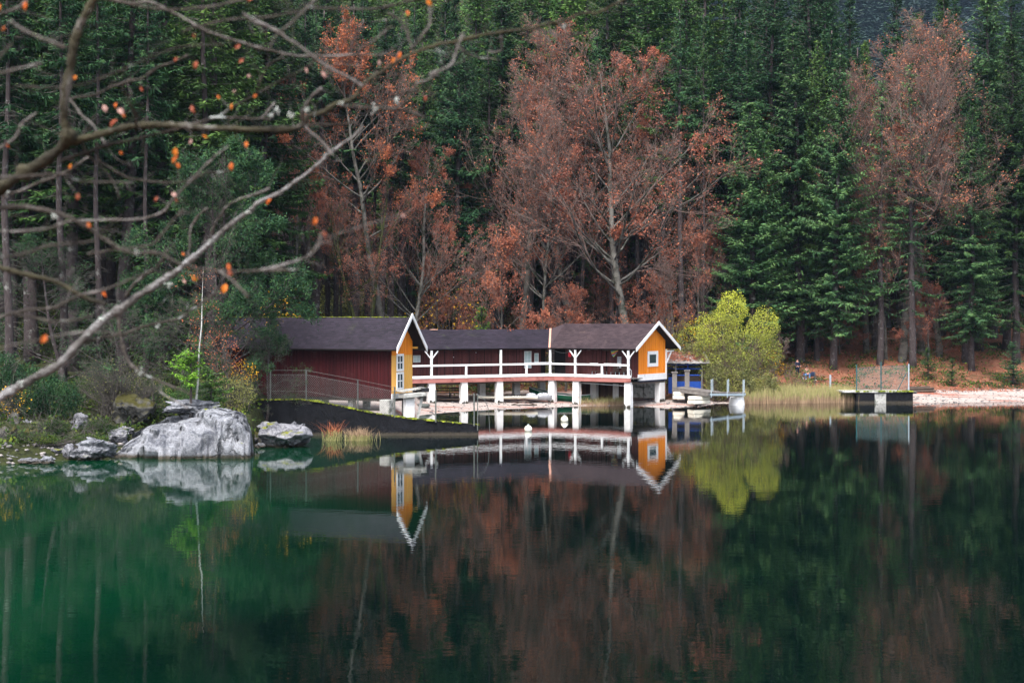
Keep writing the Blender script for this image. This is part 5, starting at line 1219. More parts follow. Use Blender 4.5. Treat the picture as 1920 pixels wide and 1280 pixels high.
# --- beeches
BE = [beech_meshes(31, 25, .28, .36, 4, 34, 17000, .085, twig=1.0), beech_meshes(32, 25, .4, .27, 4, 28, 10000, .09, low=.1), beech_meshes(33, 22, .12, .32, 4, 28, 10000, .09, up=.9, low=.1),
      beech_meshes(34, 25, .3, .3, 4, 34, 6000, .075, twig=1.1), beech_meshes(35, 10, .08, .4, 4, 22, 9000, .08, rad=.1, up=1.0), beech_meshes(36, 9, .15, .4, 4, 12, 0, .1, rad=.07), beech_meshes(37, 24, .3, .26, 4, 24, 9000, .085, forks=3, rad=.24)]
def beech(i, px, Y, top, leafmat, label, h0, bark=None, wide=1.0, name='beech_tree', group='autumn beeches behind the boathouses', cat='beech', sink=0, rz=None):
    g = ground_at(px, Y); h = at(px, top, Y).z - g.z; s = h / h0; T, S_, L_ = BE[i]
    return put_tree(name, [('trunk', T, bark or M_barkpale), ('twigs', S_, M_twig), ('leaves', L_, leafmat)], g - Vector((0, 0, sink)), wide * s, rz, label, cat, group, s)
beech(0, 1180, 130, 62, M_rust, 'biggest beech with a wide vase shaped rust red crown above the long roof', 23, wide=1.12, rz=3.5)
beech(1, 1085, 133, 150, M_rust, 'rust leaved beech merging with the left side of the biggest one', 23, wide=1.05)
beech(1, 1265, 135, 190, M_pink, 'paler beech filling the right side behind the biggest one', 23, wide=1.0)
beech(3, 970, 134, 88, M_pink, 'grey purple almost leafless beech left of the biggest one', 23, wide=.95)
beech(1, 722, 124, 66, M_orange, 'tall rust red beech above the yellow gable', 23, wide=.95, rz=1)
beech(2, 768, 124.8, 235, M_rust, 'rust red beech spreading right over the gable of the near boathouse', 22, wide=.9)
beech(2, 548, 121.5, 105, M_orange, 'narrow rust orange beech over the left end of the mossy ridge', 22, wide=.62)
beech(6, 682, 123.6, 250, M_rust, 'beech with a mossy green forked trunk right above the mossy ridge', 24, bark=M_barkmoss, rz=1.2)
beech(4, 938, 126, 412, M_rust, 'small pyramid shaped salmon red beech right behind the long roof', 10, wide=.8)
beech(4, 825, 127, 470, M_pink, 'small pale rust beech behind the left part of the long roof', 10, wide=.9)
beech(2, 1388, 146, 185, M_orange, 'bright orange beech crown peeping out left of the tall spruces', 22, wide=.85)
beech(2, 1305, 134, 290, M_rust, 'rust beech filling the gap between the biggest beech and the willow spruce', 22, wide=.6)
beech(3, 1690, 139.5, 80, M_pink, 'large grey pink bare crowned beech among the right hand spruces', 23, wide=1.15)
beech(1, 1762, 142, 225, M_pink, 'pinkish beech right of the bare crowned one', 23, wide=1.15)
beech(3, 1730, 143, 110, M_pink, 'grey pink beech just right of and behind the large bare crowned one', 23, wide=1.1, rz=2.2)
beech(3, 1625, 144, 170, M_pink, 'grey pink beech just left of and behind the large bare crowned one', 23, wide=1.0, rz=4.0)
beech(0, 1662, 140.5, 300, M_pink, 'beech with a stout lichen covered pale trunk on the leafy slope', 23, wide=.7)
beech(5, 1268, 127, 470, M_rust, 'small bare grey sapling just left of the white gable peak', 9, name='bare_sapling', group='bare saplings behind the long boathouse', cat='sapling')
beech(5, 880, 128, 440, M_rust, 'tall bare grey sapling behind the middle of the long roof', 9, name='bare_sapling', group='bare saplings behind the long boathouse', cat='sapling')
beech(3, 1010, 131, 240, M_pink, 'thin grey beech in front of the purple one', 23, wide=.7)
beech(2, 640, 138, 330, M_pink, 'faded beech among the dark trunks over the near roof', 22, wide=.9)
beech(2, 1130, 141, 420, M_pink, 'low faded beech growing deep behind the biggest one', 22, wide=1.0)
beech(4, 1220, 131, 500, M_rust, 'low rust red beech scrub between roof and pale trunk', 10, wide=1.1)
beech(4, 1060, 129, 520, M_rust, 'low rust beech scrub behind the bend of the roof', 10, wide=1.1)
beech(4, 1740, 140, 520, M_rust, 'low red beech scrub on the slope behind the thin spruces', 10, wide=1.2)
beech(4, 1575, 143, 560, M_rust, 'low red beech scrub behind the tall spruce clump', 10, wide=1.2)
g = 'small yellow leaved shrubs'
for px, Y, top, lab in ((845, 125.5, 540, 'yellow leaved shrub behind the left part of the long roof'), (1445, 126, 655, 'golden shrub at the right foot of the willow'), (516, 97, 545, 'sparse yellow leaved twigs at the edge of the pine'), (1290, 126.5, 590, 'yellow speckled shrub between white gable and willow')):
    gg = ground_at(px, Y); h = at(px, top, Y).z - gg.z; put_tree('yellow_shrub', [('leaves', bush_meshes(int(px), [(0, 0, h * .62, h * .4, h * .35, h * .38, 1)], 420, .12, 14)[0], M_yellow), ('stems', bush_meshes(int(px), [(0, 0, h * .6, h * .35, h * .35, h * .4, 1)], 10, .1, 18)[1], M_twig)], gg, 1, 0, lab, 'shrub', g)
# small spruce behind the long roof
s_small = spruce_meshes(15, 8, 1.6, .04, 1.1, .2, .3, shape=.8, needle=.7)
def small_spruce(px, Y, top, mat, lab, wide=1.0, name='young_spruce'):
    g = ground_at(px, Y); s = (at(px, top, Y).z - g.z) / 8; put_tree(name, [('trunk', s_small[0], M_bark), ('crown', s_small[1], mat), ('limbs', s_small[2], M_deadtwig)], g, s * wide, None, lab, 'young spruce', 'young spruces', s)
small_spruce(902, 124.5, 575, SPB, 'small dark green young spruce behind the middle of the long roof'); small_spruce(1740, 133, 652, SPN, 'low spreading young spruce right of the quay trunk', 1.5)
small_spruce(1785, 131, 672, SPN, 'little young spruce at the foot of the dense right spruce', 1.4); small_spruce(1900, 133, 640, SPD, 'dark bushy young spruce at the right edge', 1.6)

# --- willow
def willow():
    g = ground_at(1372, 123.5); k = 123.5 / F; zc = lambda py: at(0, py, 123.5).z - g.z; X = lambda px: (px - 1372) * k
    bl = [(X(1372), 0, zc(580), 1.5, 1.5, 1.6, 1.3), (X(1345), .2, zc(622), 2.1, 1.9, 1.8, 1.8), (X(1432), 0, zc(612), 1.5, 1.4, 1.5, 1.2), (X(1400), -.2, zc(655), 2.4, 2, 2.1, 2.2), (X(1325), 0, zc(660), 1.2, 1.4, 1.8, 1.0), (X(1365), -.5, zc(690), 2.8, 1.8, 1.6, 2.2), (X(1300), 3.2, zc(650), 1.8, 1.4, 2.2, 1.4), (X(1448), .3, zc(665), 1.0, 1.2, 1.6, .7)]
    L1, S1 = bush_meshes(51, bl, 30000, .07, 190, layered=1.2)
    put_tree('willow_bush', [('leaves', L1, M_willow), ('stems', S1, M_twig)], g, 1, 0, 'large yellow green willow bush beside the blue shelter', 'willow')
    g = ground_at(1345, 122.3); L2, S2 = bush_meshes(52, [(0, 0, 1.7, 1.1, 1, 1.6, 1), (2, 0, 1.5, 1.8, 1, 1.4, 1.2), (4.0, .3, 1.3, 1.5, 1, 1.2, 1)], 15000, .08, 60)
    put_tree('olive_bush', [('leaves', L2, M_olive), ('stems', S2, M_twig)], g, 1, 0, 'dull olive undergrowth bush in front of the willow along the jetty', 'bush')
    g = ground_at(1500, 126.5); L3, S3 = bush_meshes(53, [(-.6, 0, 1.3, .8, .7, 1.1, 1), (.6, 0, .7, .8, .7, .7, .7), (-2.2, 0, .7, 1.0, .8, .6, .7)], 1500, .07, 26)
    put_tree('shore_bush', [('leaves', L3, M_olive), ('stems', S3, M_twig)], g, 1, 0, 'thin olive bush hiding the standing person', 'bush')
    # leaning thin tree right of the willow
    g = ground_at(1448, 125); T, S_, L_ = BE[5]; r = put_tree('leaning_tree', [('trunk', T, M_barkpale), ('twigs', S_, M_twig)], g, .62, .5, 'thin grey leaning tree with a fan of bare twigs right of the willow', 'tree'); r.rotation_euler = (0, .22, .5)
    g = ground_at(1272, 124.5); L4, S4 = bush_meshes(55, [(0, 0, 2.0, 1.5, 1, 2.0, 1), (1.3, .3, 3.0, 1.3, 1, 1.5, .8)], 5000, .08, 30)
    put_tree('olive_bush', [('leaves', L4, M_olive), ('stems', S4, M_twig)], g, 1, 0, 'olive bush rising behind the leafy shelter roof', 'bush')
willow()

# --- left bank: pine, birch, bushes
PINE = beech_meshes(61, 15, .12, .34, 4, 24, 0, .1, up=.35, rad=.2, twig=1.15)
def pine(px, Y, top, label, lsh, seed, wide=1.0, n=9000, mat=M_spruce):
    rs = np.random.default_rng(seed); T, S_, _ = PINE; me = S_; co = np.empty(len(me.vertices) * 3, dtype=np.float32); me.vertices.foreach_get('co', co); co = co.reshape(-1, 6, 3)[:, 3:].mean(1)
    r = np.hypot(co[:, 0], co[:, 1]); w = (r / r.max()) ** 1.6 * (.3 + (.5 + .5 * np.array([noise.noise(Vector(p * .55) + Vector((seed, 0, 0))) for p in co])) ** 4 * 9) * (.25 + co[:, 2] / co[:, 2].max()) ** lsh; w /= w.sum()
    n = int(n * 1.35); P = co[rs.choice(len(co), n, p=w)] + rs.normal(size=(n, 3)) * .12; L_ = leaf_mesh('needles', P, .055, rs, elong=4.2)
    g = ground_at(px, Y); s = (at(px, top, Y).z - g.z) / 15
    put_tree('pine_tree', [('trunk', T, M_bark), ('twigs', S_, M_deadtwig), ('needles', L_, mat)], g, s * wide, seed * 1.3, label, 'pine', 'pines left of the near boathouse', s)
pine(428, 86.5, 290, 'dark green pine with tangled grey twigs overhanging the left end of the roof', 1.0, 3, .8, 26000, M_spruce_d)
pine(405, 89, 250, 'dark pine behind the one overhanging the roof', 1.0, 5, .95, 24000, M_spruce_d)
pine(500, 87.6, 612, 'low scraggly pine shrub with grey twigs above the black wall', .4, 7, 1.15, 2600)
pine(240, 82, 560, 'grey twiggy half dead pine above the mossy boulder', .6, 9, 1.6, 1600, M_spruce_d)
pine(330, 84, 540, 'dull green pine behind the birch', .6, 11, 1.3, 5000)
pine(120, 86, 430, 'dark pine among the trunks at the left', .8, 13, 1.3, 9000, M_spruce_d)
def left_bank():
    def bush(px, Y, blobs, n, ls, mat, lab, seed, name='bush', stems=30, cat='bush', group=None, lay=0.0):
        g = ground_at(px, Y); L_, S_ = bush_meshes(seed, blobs, n, ls, stems, layered=lay); put_tree(name, [('leaves', L_, mat), ('stems', S_, M_deadtwig)], g, 1, 0, lab, cat, group)
    bush(45, 77.5, [(0, 0, 1.5, 1.9, 1.3, 1.5, 1), (1.6, .3, 1.0, 1.4, 1, 1.2, .8), (-1.4, 0, 2.4, 1.3, 1, 1.2, .8)], 17000, .06, M_spruce_d, 'dense dark green juniper bush at the left edge above the rocks', 71, 'juniper_bush')
    bush(60, 72.6, [(0, 0, .25, 1.6, .4, .35, 1), (2.6, .6, .2, 1.2, .5, .3, .8)], 5000, .045, M_fern, 'mossy low plants among the stones at the left waterline', 84, 'low_plants', cat='plants')
    bush(105, 74.2, [(0, 0, .45, .75, .5, .5, 1), (-.5, 0, .35, .5, .4, .4, .6)], 3200, .05, M_fern, 'fresh green leafy bush between the left rocks', 72)
    bush(180, 76, [(0, 0, .4, .9, .6, .45, 1), (.6, .2, .25, .6, .5, .35, .6)], 3000, .045, M_fern, 'low green and yellow plants between upright stone and boulder', 73, 'low_plants', cat='plants')
    bush(160, 82, [(0, 0, .8, 2.2, 1.2, .9, 1), (3.0, 0, 1.0, 2, 1.2, 1.0, 1)], 9000, .06, M_fern, 'dark undergrowth behind the left rocks', 74)
    bush(290, 81, [(0, 0, .8, 1.6, 1.2, 1.0, 1), (2.4, 0, .9, 1.6, 1.2, 1.0, 1)], 9000, .055, M_spruce, 'dark green bush behind the slab of the big boulder', 75)
    bush(430, 83, [(0, 0, 1.0, 1.6, 1.0, 1.2, 1), (-1.8, .4, 1.1, 1.4, 1, 1.2, 1)], 8000, .05, M_olive, 'olive brown bush between birch and black wall', 76)
    bush(418, 83.5, [(0, 0, 3.3, 1.1, .9, 1.9, 1)], 520, .06, M_orange, 'copper leaved sapling right of the birch', 77, 'copper_sapling', 24, 'sapling')
    bush(455, 84.5, [(0, 0, 2.1, 1.0, .7, .8, 1)], 260, .085, M_yellow, 'yellow leaved sapling right of the copper one', 78, 'yellow_sapling', 14, 'sapling')
    bush(20, 76.3, [(0, 0, 1.0, 1.0, .8, .9, 1)], 160, .07, M_yellow, 'few yellow leaves on thin twigs at the left edge', 79, 'yellow_sapling', 10, 'sapling')
    bush(215, 80, [(0, 0, 1.9, 1.9, 1.0, 1.4, 1), (1.8, 0, 1.3, 1.5, 1, 1.2, .8)], 900, .05, M_olive, 'tangle of bare grey twigs above the mossy boulder', 80, 'twig_thicket', 170, 'thicket')
    # birch: thin white stem
    g = at(366, 765, 77.2); r = empty('birch_tree', g, 'thin white stemmed birch standing on the big boulder', 'birch'); k = MB()
    k.tube([at(367, 762, 77.2), at(371, 715, 77.2), at(373, 660, 77.2), at(378, 610, 77.2), at(379, 560, 77.3), at(381, 500, 77.3)], [.062, .055, .045, .035, .022, .006], 8); k.build('trunk', nmat('birch_bark', [(.3, .3, .29), (.52, .52, .5)], nscale=14, nmix=.7, dirt=(.04, .04, .04), dscale=7, dlo=.58, dhi=.62), r)
    rs = np.random.default_rng(4); S_ = []; P = []
    for i in range(46):
        z = rs.uniform(.35, 1); o = np.array(at(367 + 14 * z, 765 - 262 * z, 77.2)) - np.array(g); az = rs.uniform(0, 6.28); q = o + np.array([math.cos(az), math.sin(az), rs.uniform(-.1, .7)]) * rs.uniform(.4, 1.3); S_.append([*o, *q, .012, .004])
        for _ in range(4): c = o + (q - o) * rs.uniform(.3, 1); e = c + rs.normal(size=3) * .28; S_.append([*c, *e, .005, .002]); P += [e, (c + e) / 2, e + rs.normal(size=3) * .1]
    link_mesh('twigs', seg_mesh('twigs', S_, 3), M_deadtwig, r); P = np.array(P); P = P[rs.random(len(P)) < .8]; link_mesh('leaves', leaf_mesh('leaves', P, .055, rs), M_orange, r)
    # bright young spruce in front of the birch
    T, C_, S2 = spruce_meshes(81, 3.2, 1.15, .42, 1.6, .1, .25, needle=.5, shape=.9, fine=2.2); g = at(358, 762, 76.6)
    put_tree('young_spruce', [('trunk', T, M_bark), ('crown', C_, M_lime), ('limbs', S2, M_deadtwig)], g, .95, None, 'bright lime green young spruce on the big boulder beside the birch', 'young spruce', 'young spruces')
    T, C_, S2 = spruce_meshes(82, 2.0, 1.2, .1, 1.2, .15, .25, needle=.45, fine=2.0); put_tree('young_spruce', [('trunk', T, M_bark), ('crown', C_, M_spruce_b), ('limbs', S2, M_deadtwig)], at(395, 752, 78.2), 1.0, None, 'low yellowish green young spruce right of the birch foot', 'young spruce', 'young spruces')
left_bank()
# bare trunks standing at the left
for px, Y, w, top, lab in ((12, 80.5, .85, -300, 'grey spruce trunk with lichen near the left edge'), (116, 88, .85, -300, 'dark spruce trunk second from the left edge'), (272, 92, .6, -200, 'thin pale patched trunk behind the crossing branches'), (183, 90, .7, -260, 'violet grey trunk rising above the mossy limb')):
    g = ground_at(px, Y); T, C_, S_ = SPR['bare'][0]; put_tree('spruce_tree', [('trunk', T, M_bark), ('crown', C_, SPD), ('dead_limbs', S_, M_deadtwig)], g, w * .9, 1.0, lab, 'spruce', 'bare trunked spruces on the left bank', .95)

# --- grass, reeds, ground cover
def blades(name, pts, hgt, wid, mat, lab, kind='stuff', bend=.25, mat2=None, seed=1, cat='grass'):
    rs = np.random.default_rng(seed); n = len(pts); pts = np.array(pts); h = hgt * rs.uniform(.45, 1.15, n) * np.array([1 + .35 * noise.noise(Vector((p[0] * .9, p[1] * .9, seed))) for p in pts]); az = rs.uniform(0, 6.28, n); b = rs.normal(size=n) * bend; e = np.stack([np.cos(az), np.sin(az), np.zeros(n)], 1)
    top = pts + e * (b * h)[:, None] + np.array([0, 0, 1.]) * h[:, None]; mid = pts + e * (b * h * .3)[:, None] + np.array([0, 0, .55]) * h[:, None]
    sd = np.stack([np.ones(n), rs.normal(size=n) * .4, np.zeros(n)], 1) * wid / 2; V = np.stack([pts - sd, pts + sd, mid + sd * .8, mid - sd * .8, mid - sd * .9, mid + sd * .9, top + sd * .1, top - sd * .1], 1).reshape(-1, 3)
    b0 = (np.arange(n) * 8)[:, None]; lo = b0 + np.array([[0, 1, 2, 3]]); up = b0 + np.array([[4, 5, 6, 7]])
    if mat2 is None:
        me = np_mesh(name, V, np.concatenate([lo, up]), np.tile(rs.random(n), 2)); return tag(link_mesh(name, me, mat), lab, cat, kind=kind)
    me = np_mesh(name, V, np.concatenate([lo, up]), np.tile(rs.random(n), 2)); o = link_mesh(name, me, mat); me.materials.append(mat2); me.polygons.foreach_set('material_index', [0] * n + [1] * n); return tag(o, lab, cat, kind=kind)
rs = np.random.default_rng(8); pts = []
for _ in range(6000):
    px = rs.uniform(1394, 1612); d = rs.uniform(-1.0, 2.8) + 1.2 * noise.noise(Vector((px * .05, 0, 0))); Y = shoreY(px) + d; x = (px - 960) / F * Y
    if px > 1585 and rs.random() < (px - 1585) / 30: continue
    pts.append((x, Y, max(-.1, gz(x, Y))))
blades('reed_bed', pts, 1.25, .03, M_reedlow, 'bed of tan and yellow green reeds right of the jetty', mat2=M_reedtop, bend=.16)
pts = []
for _ in range(1100):
    px = rs.choice([rs.normal(1132, 12), rs.normal(1160, 9), rs.uniform(1085, 1172)]); d = rs.uniform(-.3, 2.5); Y = shoreY(px) + d; x = (px - 960) / F * Y; pts.append((x, Y, max(0, gz(x, Y))))
blades('pier_grass', pts, .62, .02, M_reedlow, 'dry tan grass growing between the right piers', bend=.4, mat2=M_reedtop, seed=2)
for cx, w, hh, lab, n, sd_ in ((625, .42, 1.05, 'green and red grass tuft in the water before the black wall, left one', 90, 3), (672, .62, .75, 'wider bushy grass tuft in the water before the black wall, right one', 380, 4)):
    c = at(cx, 830, 84.0); pts = [(c.x + rs.normal() * w * .6, c.y + rs.normal() * .3, -.05) for _ in range(n)]; blades('grass_tuft', pts, hh, .022, M_reedtop, lab, kind='thing', bend=.75, mat2=M_orange if sd_ == 3 else M_reedlow, seed=sd_)
# ground cover of small plants on the forest floor
P = []; rs = np.random.default_rng(12)
for _ in range(1700):
    px = rs.uniform(-20, 1940); d = rs.uniform(0, 1) ** 1.2 * 34 + (7 if px > 1300 else 14 if px > 600 else 1.5); Y = shoreY(px) + d
    if 480 < px < 1260 and d < 22: continue
    x = (px - 960) / F * Y; z = gz(x, Y); m = 26; rr = rs.uniform(.25, .8); P.append(np.array([x, Y, z]) + np.concatenate([rs.normal(size=(m, 2)) * rr * .6, np.abs(rs.normal(size=(m, 1))) * rr * .4], 1))
P = np.concatenate(P); tag(link_mesh('ground_cover', leaf_mesh('ground_cover', P, .13, rs), M_fern), 'low green plants scattered over the forest floor', 'plants', kind='stuff')
P = []
for _ in range(42000):
    px = rs.uniform(-20, 1940); d = rs.uniform(0, 1) ** 1.1 * 40 + (5 if px > 1300 else 16 if px > 600 else 2); Y = shoreY(px) + d; x = (px - 960) / F * Y
    if px < 1260 and (d < 16 or px < 520): continue
    P.append((x, Y, gz(x, Y) + .03))
tag(link_mesh('leaf_litter', leaf_mesh('leaf_litter', np.array(P), .12, rs), M_rust), 'rust red fallen leaves carpeting the slope', 'leaves', kind='stuff')
# underbrush behind the long house
P = []
for _ in range(1500):
    px = rs.uniform(540, 1420); Y = shoreY(px) + rs.uniform(12 if px > 800 else 30, 62); x = (px - 960) / F * Y; m = 40; P.append(np.array([x, Y, gz(x, Y)]) + np.concatenate([rs.normal(size=(m, 2)) * .7, np.abs(rs.normal(size=(m, 1))) * .9], 1))
tag(link_mesh('underbrush', leaf_mesh('underbrush', np.concatenate(P), .12, rs), M_olive), 'olive brown underbrush behind the long boathouse', 'underbrush', kind='stuff')

# --- far mountain forest
def far_forest():
    rs = np.random.default_rng(99); V = []; Fq = []; sh = []
    # mountain
    n = 60; G = []
    for i in range(n + 1):
        for j in range(n + 1):
            u = 900 + 1700 * i / n; Y = 560 + 500 * j / n; x = (u - 960) / F * Y; G.append((x, Y, 60 + .62 * (Y - 560) + 14 * noise.noise(Vector((x * .006, Y * .006, 0)))))
    i, j = np.meshgrid(np.arange(n), np.arange(n), indexing='ij'); a = (i * (n + 1) + j).ravel()
    tag(link_mesh('mountain', np_mesh('mountain', G, np.stack([a, a + n + 1, a + n + 2, a + 1], 1)), nmat('haze_blue_mountain_floor', [(.012, .03, .035), (.03, .05, .045)], nscale=.05, nmix=.8)), kind='structure')  # ground colour carries the blue of distant haze
    P = []; D = []; W_ = []; w = []
    for _ in range(3600):
        u = rs.uniform(1150, 2050); Y = 560 + 440 * rs.random(); x = (u - 960) / F * Y; z = 60 + .62 * (Y - 560) + 14 * noise.noise(Vector((x * .006, Y * .006, 0))); h = rs.uniform(16, 27); m = 46; t = np.sort(rs.random(m)); az = rs.uniform(0, 6.28, m); r = (1 - t) * h * .17 + .3
        o = np.stack([np.full(m, x), np.full(m, Y), z + h * (.08 + .92 * t)], 1); e = np.stack([np.cos(az), np.sin(az), np.full(m, -.35)], 1); P.append(o); D.append(e * r[:, None] * 1.3); W_.append(np.stack([-np.sin(az), np.cos(az), np.zeros(m)], 1)); w.append(r * .5); sh.append(np.clip(rs.random() * .6 + rs.random(m) * .3, 0, 1))
    V, Fq = kites(np.concatenate(P), np.concatenate(D), np.concatenate(W_), None, np.concatenate(w), rs)
    tag(link_mesh('far_forest', np_mesh('far_forest', V, Fq, np.concatenate(sh)), nmat('haze_blue_spruce_foliage', [(.01, .035, .03), (.03, .07, .05), (.07, .08, .06)], nscale=.02, nmix=.3)), 'distant spruce forest coloured haze blue, covering the mountainside', 'forest', kind='stuff')  # blue of distance mixed into the needle colour, on top of the thin haze volume
far_forest()

# ------------------------------------------------------------------ people
def person(loc, joints, radii, edges, label, clothes, face, rot=0.0):
    """joints: name -> (x,y,z) metres; skin-modifier body plus clothing shells"""
    names = list(joints); idx = {n: i for i, n in enumerate(names)}
    def skin(name, keep, mat, grow, parent):
        vs = [n for n in names if n in keep]; me = bpy.data.meshes.new(name); ii = {n: i for i, n in enumerate(vs)}
        me.from_pydata([joints[n] for n in vs], [(ii[a], ii[b]) for a, b in edges if a in ii and b in ii], []); o = bpy.data.objects.new(name, me); COL.objects.link(o)
        md = o.modifiers.new('skin', 'SKIN'); me.update()
        for n in vs: me.skin_vertices[0].data[ii[n]].radius = (radii[n][0] + grow, radii[n][1] + grow); me.skin_vertices[0].data[ii[n]].use_root = (n == vs[0])
        s = o.modifiers.new('sub', 'SUBSURF'); s.levels = 2; s.render_levels = 2; me.materials.append(mat)
        md.use_smooth_shade = True
        if parent: o.parent = parent
        return o
    body = skin('person', names, M_skin, 0, None); body.location = loc; body.rotation_euler.z = rot; tag(body, label, 'person')
    for nm, keep, mat, gr in clothes: skin(nm, keep, mat, gr, body)
    hx, hy, hz = joints['head']; f = MB(); f.lathe((hx, hy + .012, hz + .02), [(0, .13), (.06, .12), (.1, .07), (.112, 0), (.1, -.05)], 12, .5); 
    me = bpy.data.meshes.new('hair'); me.from_pydata([tuple(v) for v in f.v], [], f.f); link_mesh('hair', me, M_hair, body, True)
    f = MB(); f.lathe((hx, hy - .1, hz - .02), [(0, .02), (.014, .0), (.018, -.02), (0, -.025)], 6, .5); me = bpy.data.meshes.new('nose'); me.from_pydata([tuple(v) for v in f.v], [], f.f); link_mesh('nose', me, M_skin, body, True)
    for s in (-1, 1):
        f = MB(); f.lathe((hx + s * .035, hy - .092, hz + .01), [(0, .01), (.01, 0), (0, -.01)], 6, .5); me = bpy.data.meshes.new('eye'); me.from_pydata([tuple(v) for v in f.v], [], f.f); link_mesh('eye', me, M_black, body, True)
def hand(j, rad, E, side, base):
    """five short fingers from the palm"""
    bx, by, bz = j[base]
    for k, (dx, dz, l) in enumerate(((-.03, 0, .07), (-.012, -.006, .085), (.006, -.006, .09), (.024, 0, .08), (side * .045, .03, .05))):
        a = f'{base}_f{k}'; b = a + 't'; j[a] = (bx + dx, by - .02, bz - .05 + (dz if k < 4 else .02)); j[b] = (bx + dx * 1.3, by - .035, bz - .05 - l * .8 + (.03 if k == 4 else 0)); rad[a] = (.011, .011); rad[b] = (.008, .008); E += [(base, a), (a, b)]
def people():
    J = dict(pelvis=(0, 0, .93), waist=(0, 0, 1.08), chest=(0, 0, 1.32), neck=(0, .0, 1.5), chin=(0, -.02, 1.58), head=(0, -.01, 1.68), crown=(0, 0, 1.76))
    R = dict(pelvis=(.16, .12), waist=(.14, .1), chest=(.18, .12), neck=(.06, .06), chin=(.065, .07), head=(.085, .1), crown=(.05, .06))
    E = [('pelvis', 'waist'), ('waist', 'chest'), ('chest', 'neck'), ('neck', 'chin'), ('chin', 'head'), ('head', 'crown')]
    for s, n in ((-1, 'l'), (1, 'r')):
        J.update({n + 'hip': (s * .1, 0, .88), n + 'knee': (s * .12, -.03, .5), n + 'ankle': (s * .12, .02, .09), n + 'toe': (s * .14, -.14, .04), n + 'sho': (s * .19, 0, 1.42), n + 'elb': (s * .27, -.02, 1.14), n + 'wri': (s * .2, -.22, 1.08), n + 'hand': (s * .14, -.29, 1.1)})
        R.update({n + 'hip': (.09, .09), n + 'knee': (.06, .06), n + 'ankle': (.045, .045), n + 'toe': (.04, .03), n + 'sho': (.065, .065), n + 'elb': (.045, .045), n + 'wri': (.03, .03), n + 'hand': (.04, .02)})
        E += [('pelvis', n + 'hip'), (n + 'hip', n + 'knee'), (n + 'knee', n + 'ankle'), (n + 'ankle', n + 'toe'), ('chest', n + 'sho'), (n + 'sho', n + 'elb'), (n + 'elb', n + 'wri'), (n + 'wri', n + 'hand')]
        hand(J, R, E, s, n + 'hand')
    coat = ['pelvis', 'waist', 'chest', 'lsho', 'lelb', 'lwri', 'rsho', 'relb', 'rwri']; tr = ['pelvis', 'lhip', 'lknee', 'lankle', 'rhip', 'rknee', 'rankle']
    g = ground_at(1495, 133.5); person(g, J, R, E, 'person in dark navy clothes standing behind the thin shore bush', [('jacket', coat, M_navy, .02), ('trousers', tr, M_navy, .012), ('shoe', ['ltoe', 'lankle'], M_black, .012), ('shoe', ['rtoe', 'rankle'], M_black, .012)], 1, .5)
    # seated person on a log: knees up, jeans
    J2 = dict(pelvis=(0, .1, .48), waist=(0, .06, .64), chest=(0, -.02, .88), neck=(0, -.07, 1.04), chin=(0, -.1, 1.12), head=(0, -.1, 1.21), crown=(0, -.09, 1.29)); R2 = dict(R); E2 = [e for e in E if '_f' not in e[1]]
    for s, n in ((-1, 'l'), (1, 'r')):
        J2.update({n + 'hip': (s * .1, .05, .48), n + 'knee': (s * .2, -.38, .56), n + 'ankle': (s * .17, -.42, .1), n + 'toe': (s * .2, -.6, .05), n + 'sho': (s * .18, -.02, .97), n + 'elb': (s * .24, -.18, .76), n + 'wri': (s * .08, -.36, .66), n + 'hand': (s * .03, -.43, .64)})
        hand(J2, R2, E2, s, n + 'hand')
    g = ground_at(1512, 132.6); person(g, J2, R2, E2, 'person sitting with knees apart in light blue jeans and white shoes', [('jacket', coat, M_olivec, .02), ('jeans', tr, M_jeans, .02), ('shoe', ['ltoe', 'lankle'], M_shoe, .014), ('shoe', ['rtoe', 'rankle'], M_shoe, .014)], 1, .1)
    r = empty('low_bench', g, 'low dark wooden bench with pale legs carrying the seated person', 'bench'); f = lambda a, n, z: Vector((g.x + a, g.y - n, g.z + z))
    k = MB(); k.box(f, -.4, 1.0, -.35, .1, .3, .36); k.build('seat', M_wooddark, r)
    for s in (-.35, .85): k = MB(); k.box(f, s, s + .09, -.3, .05, -.3, .3, .8); k.build('leg', M_woodpale, r)
    k = MB(); k.lathe(g + Vector((.62, .1, .36)), [(.24, 0), (.27, .1), (.25, .26), (.16, .38), (0, .4)], 14, .5, .7); tag(k.build('backpack', M_navy, None, True), 'dark navy backpack on the bench beside the seated person', 'backpack')
people()
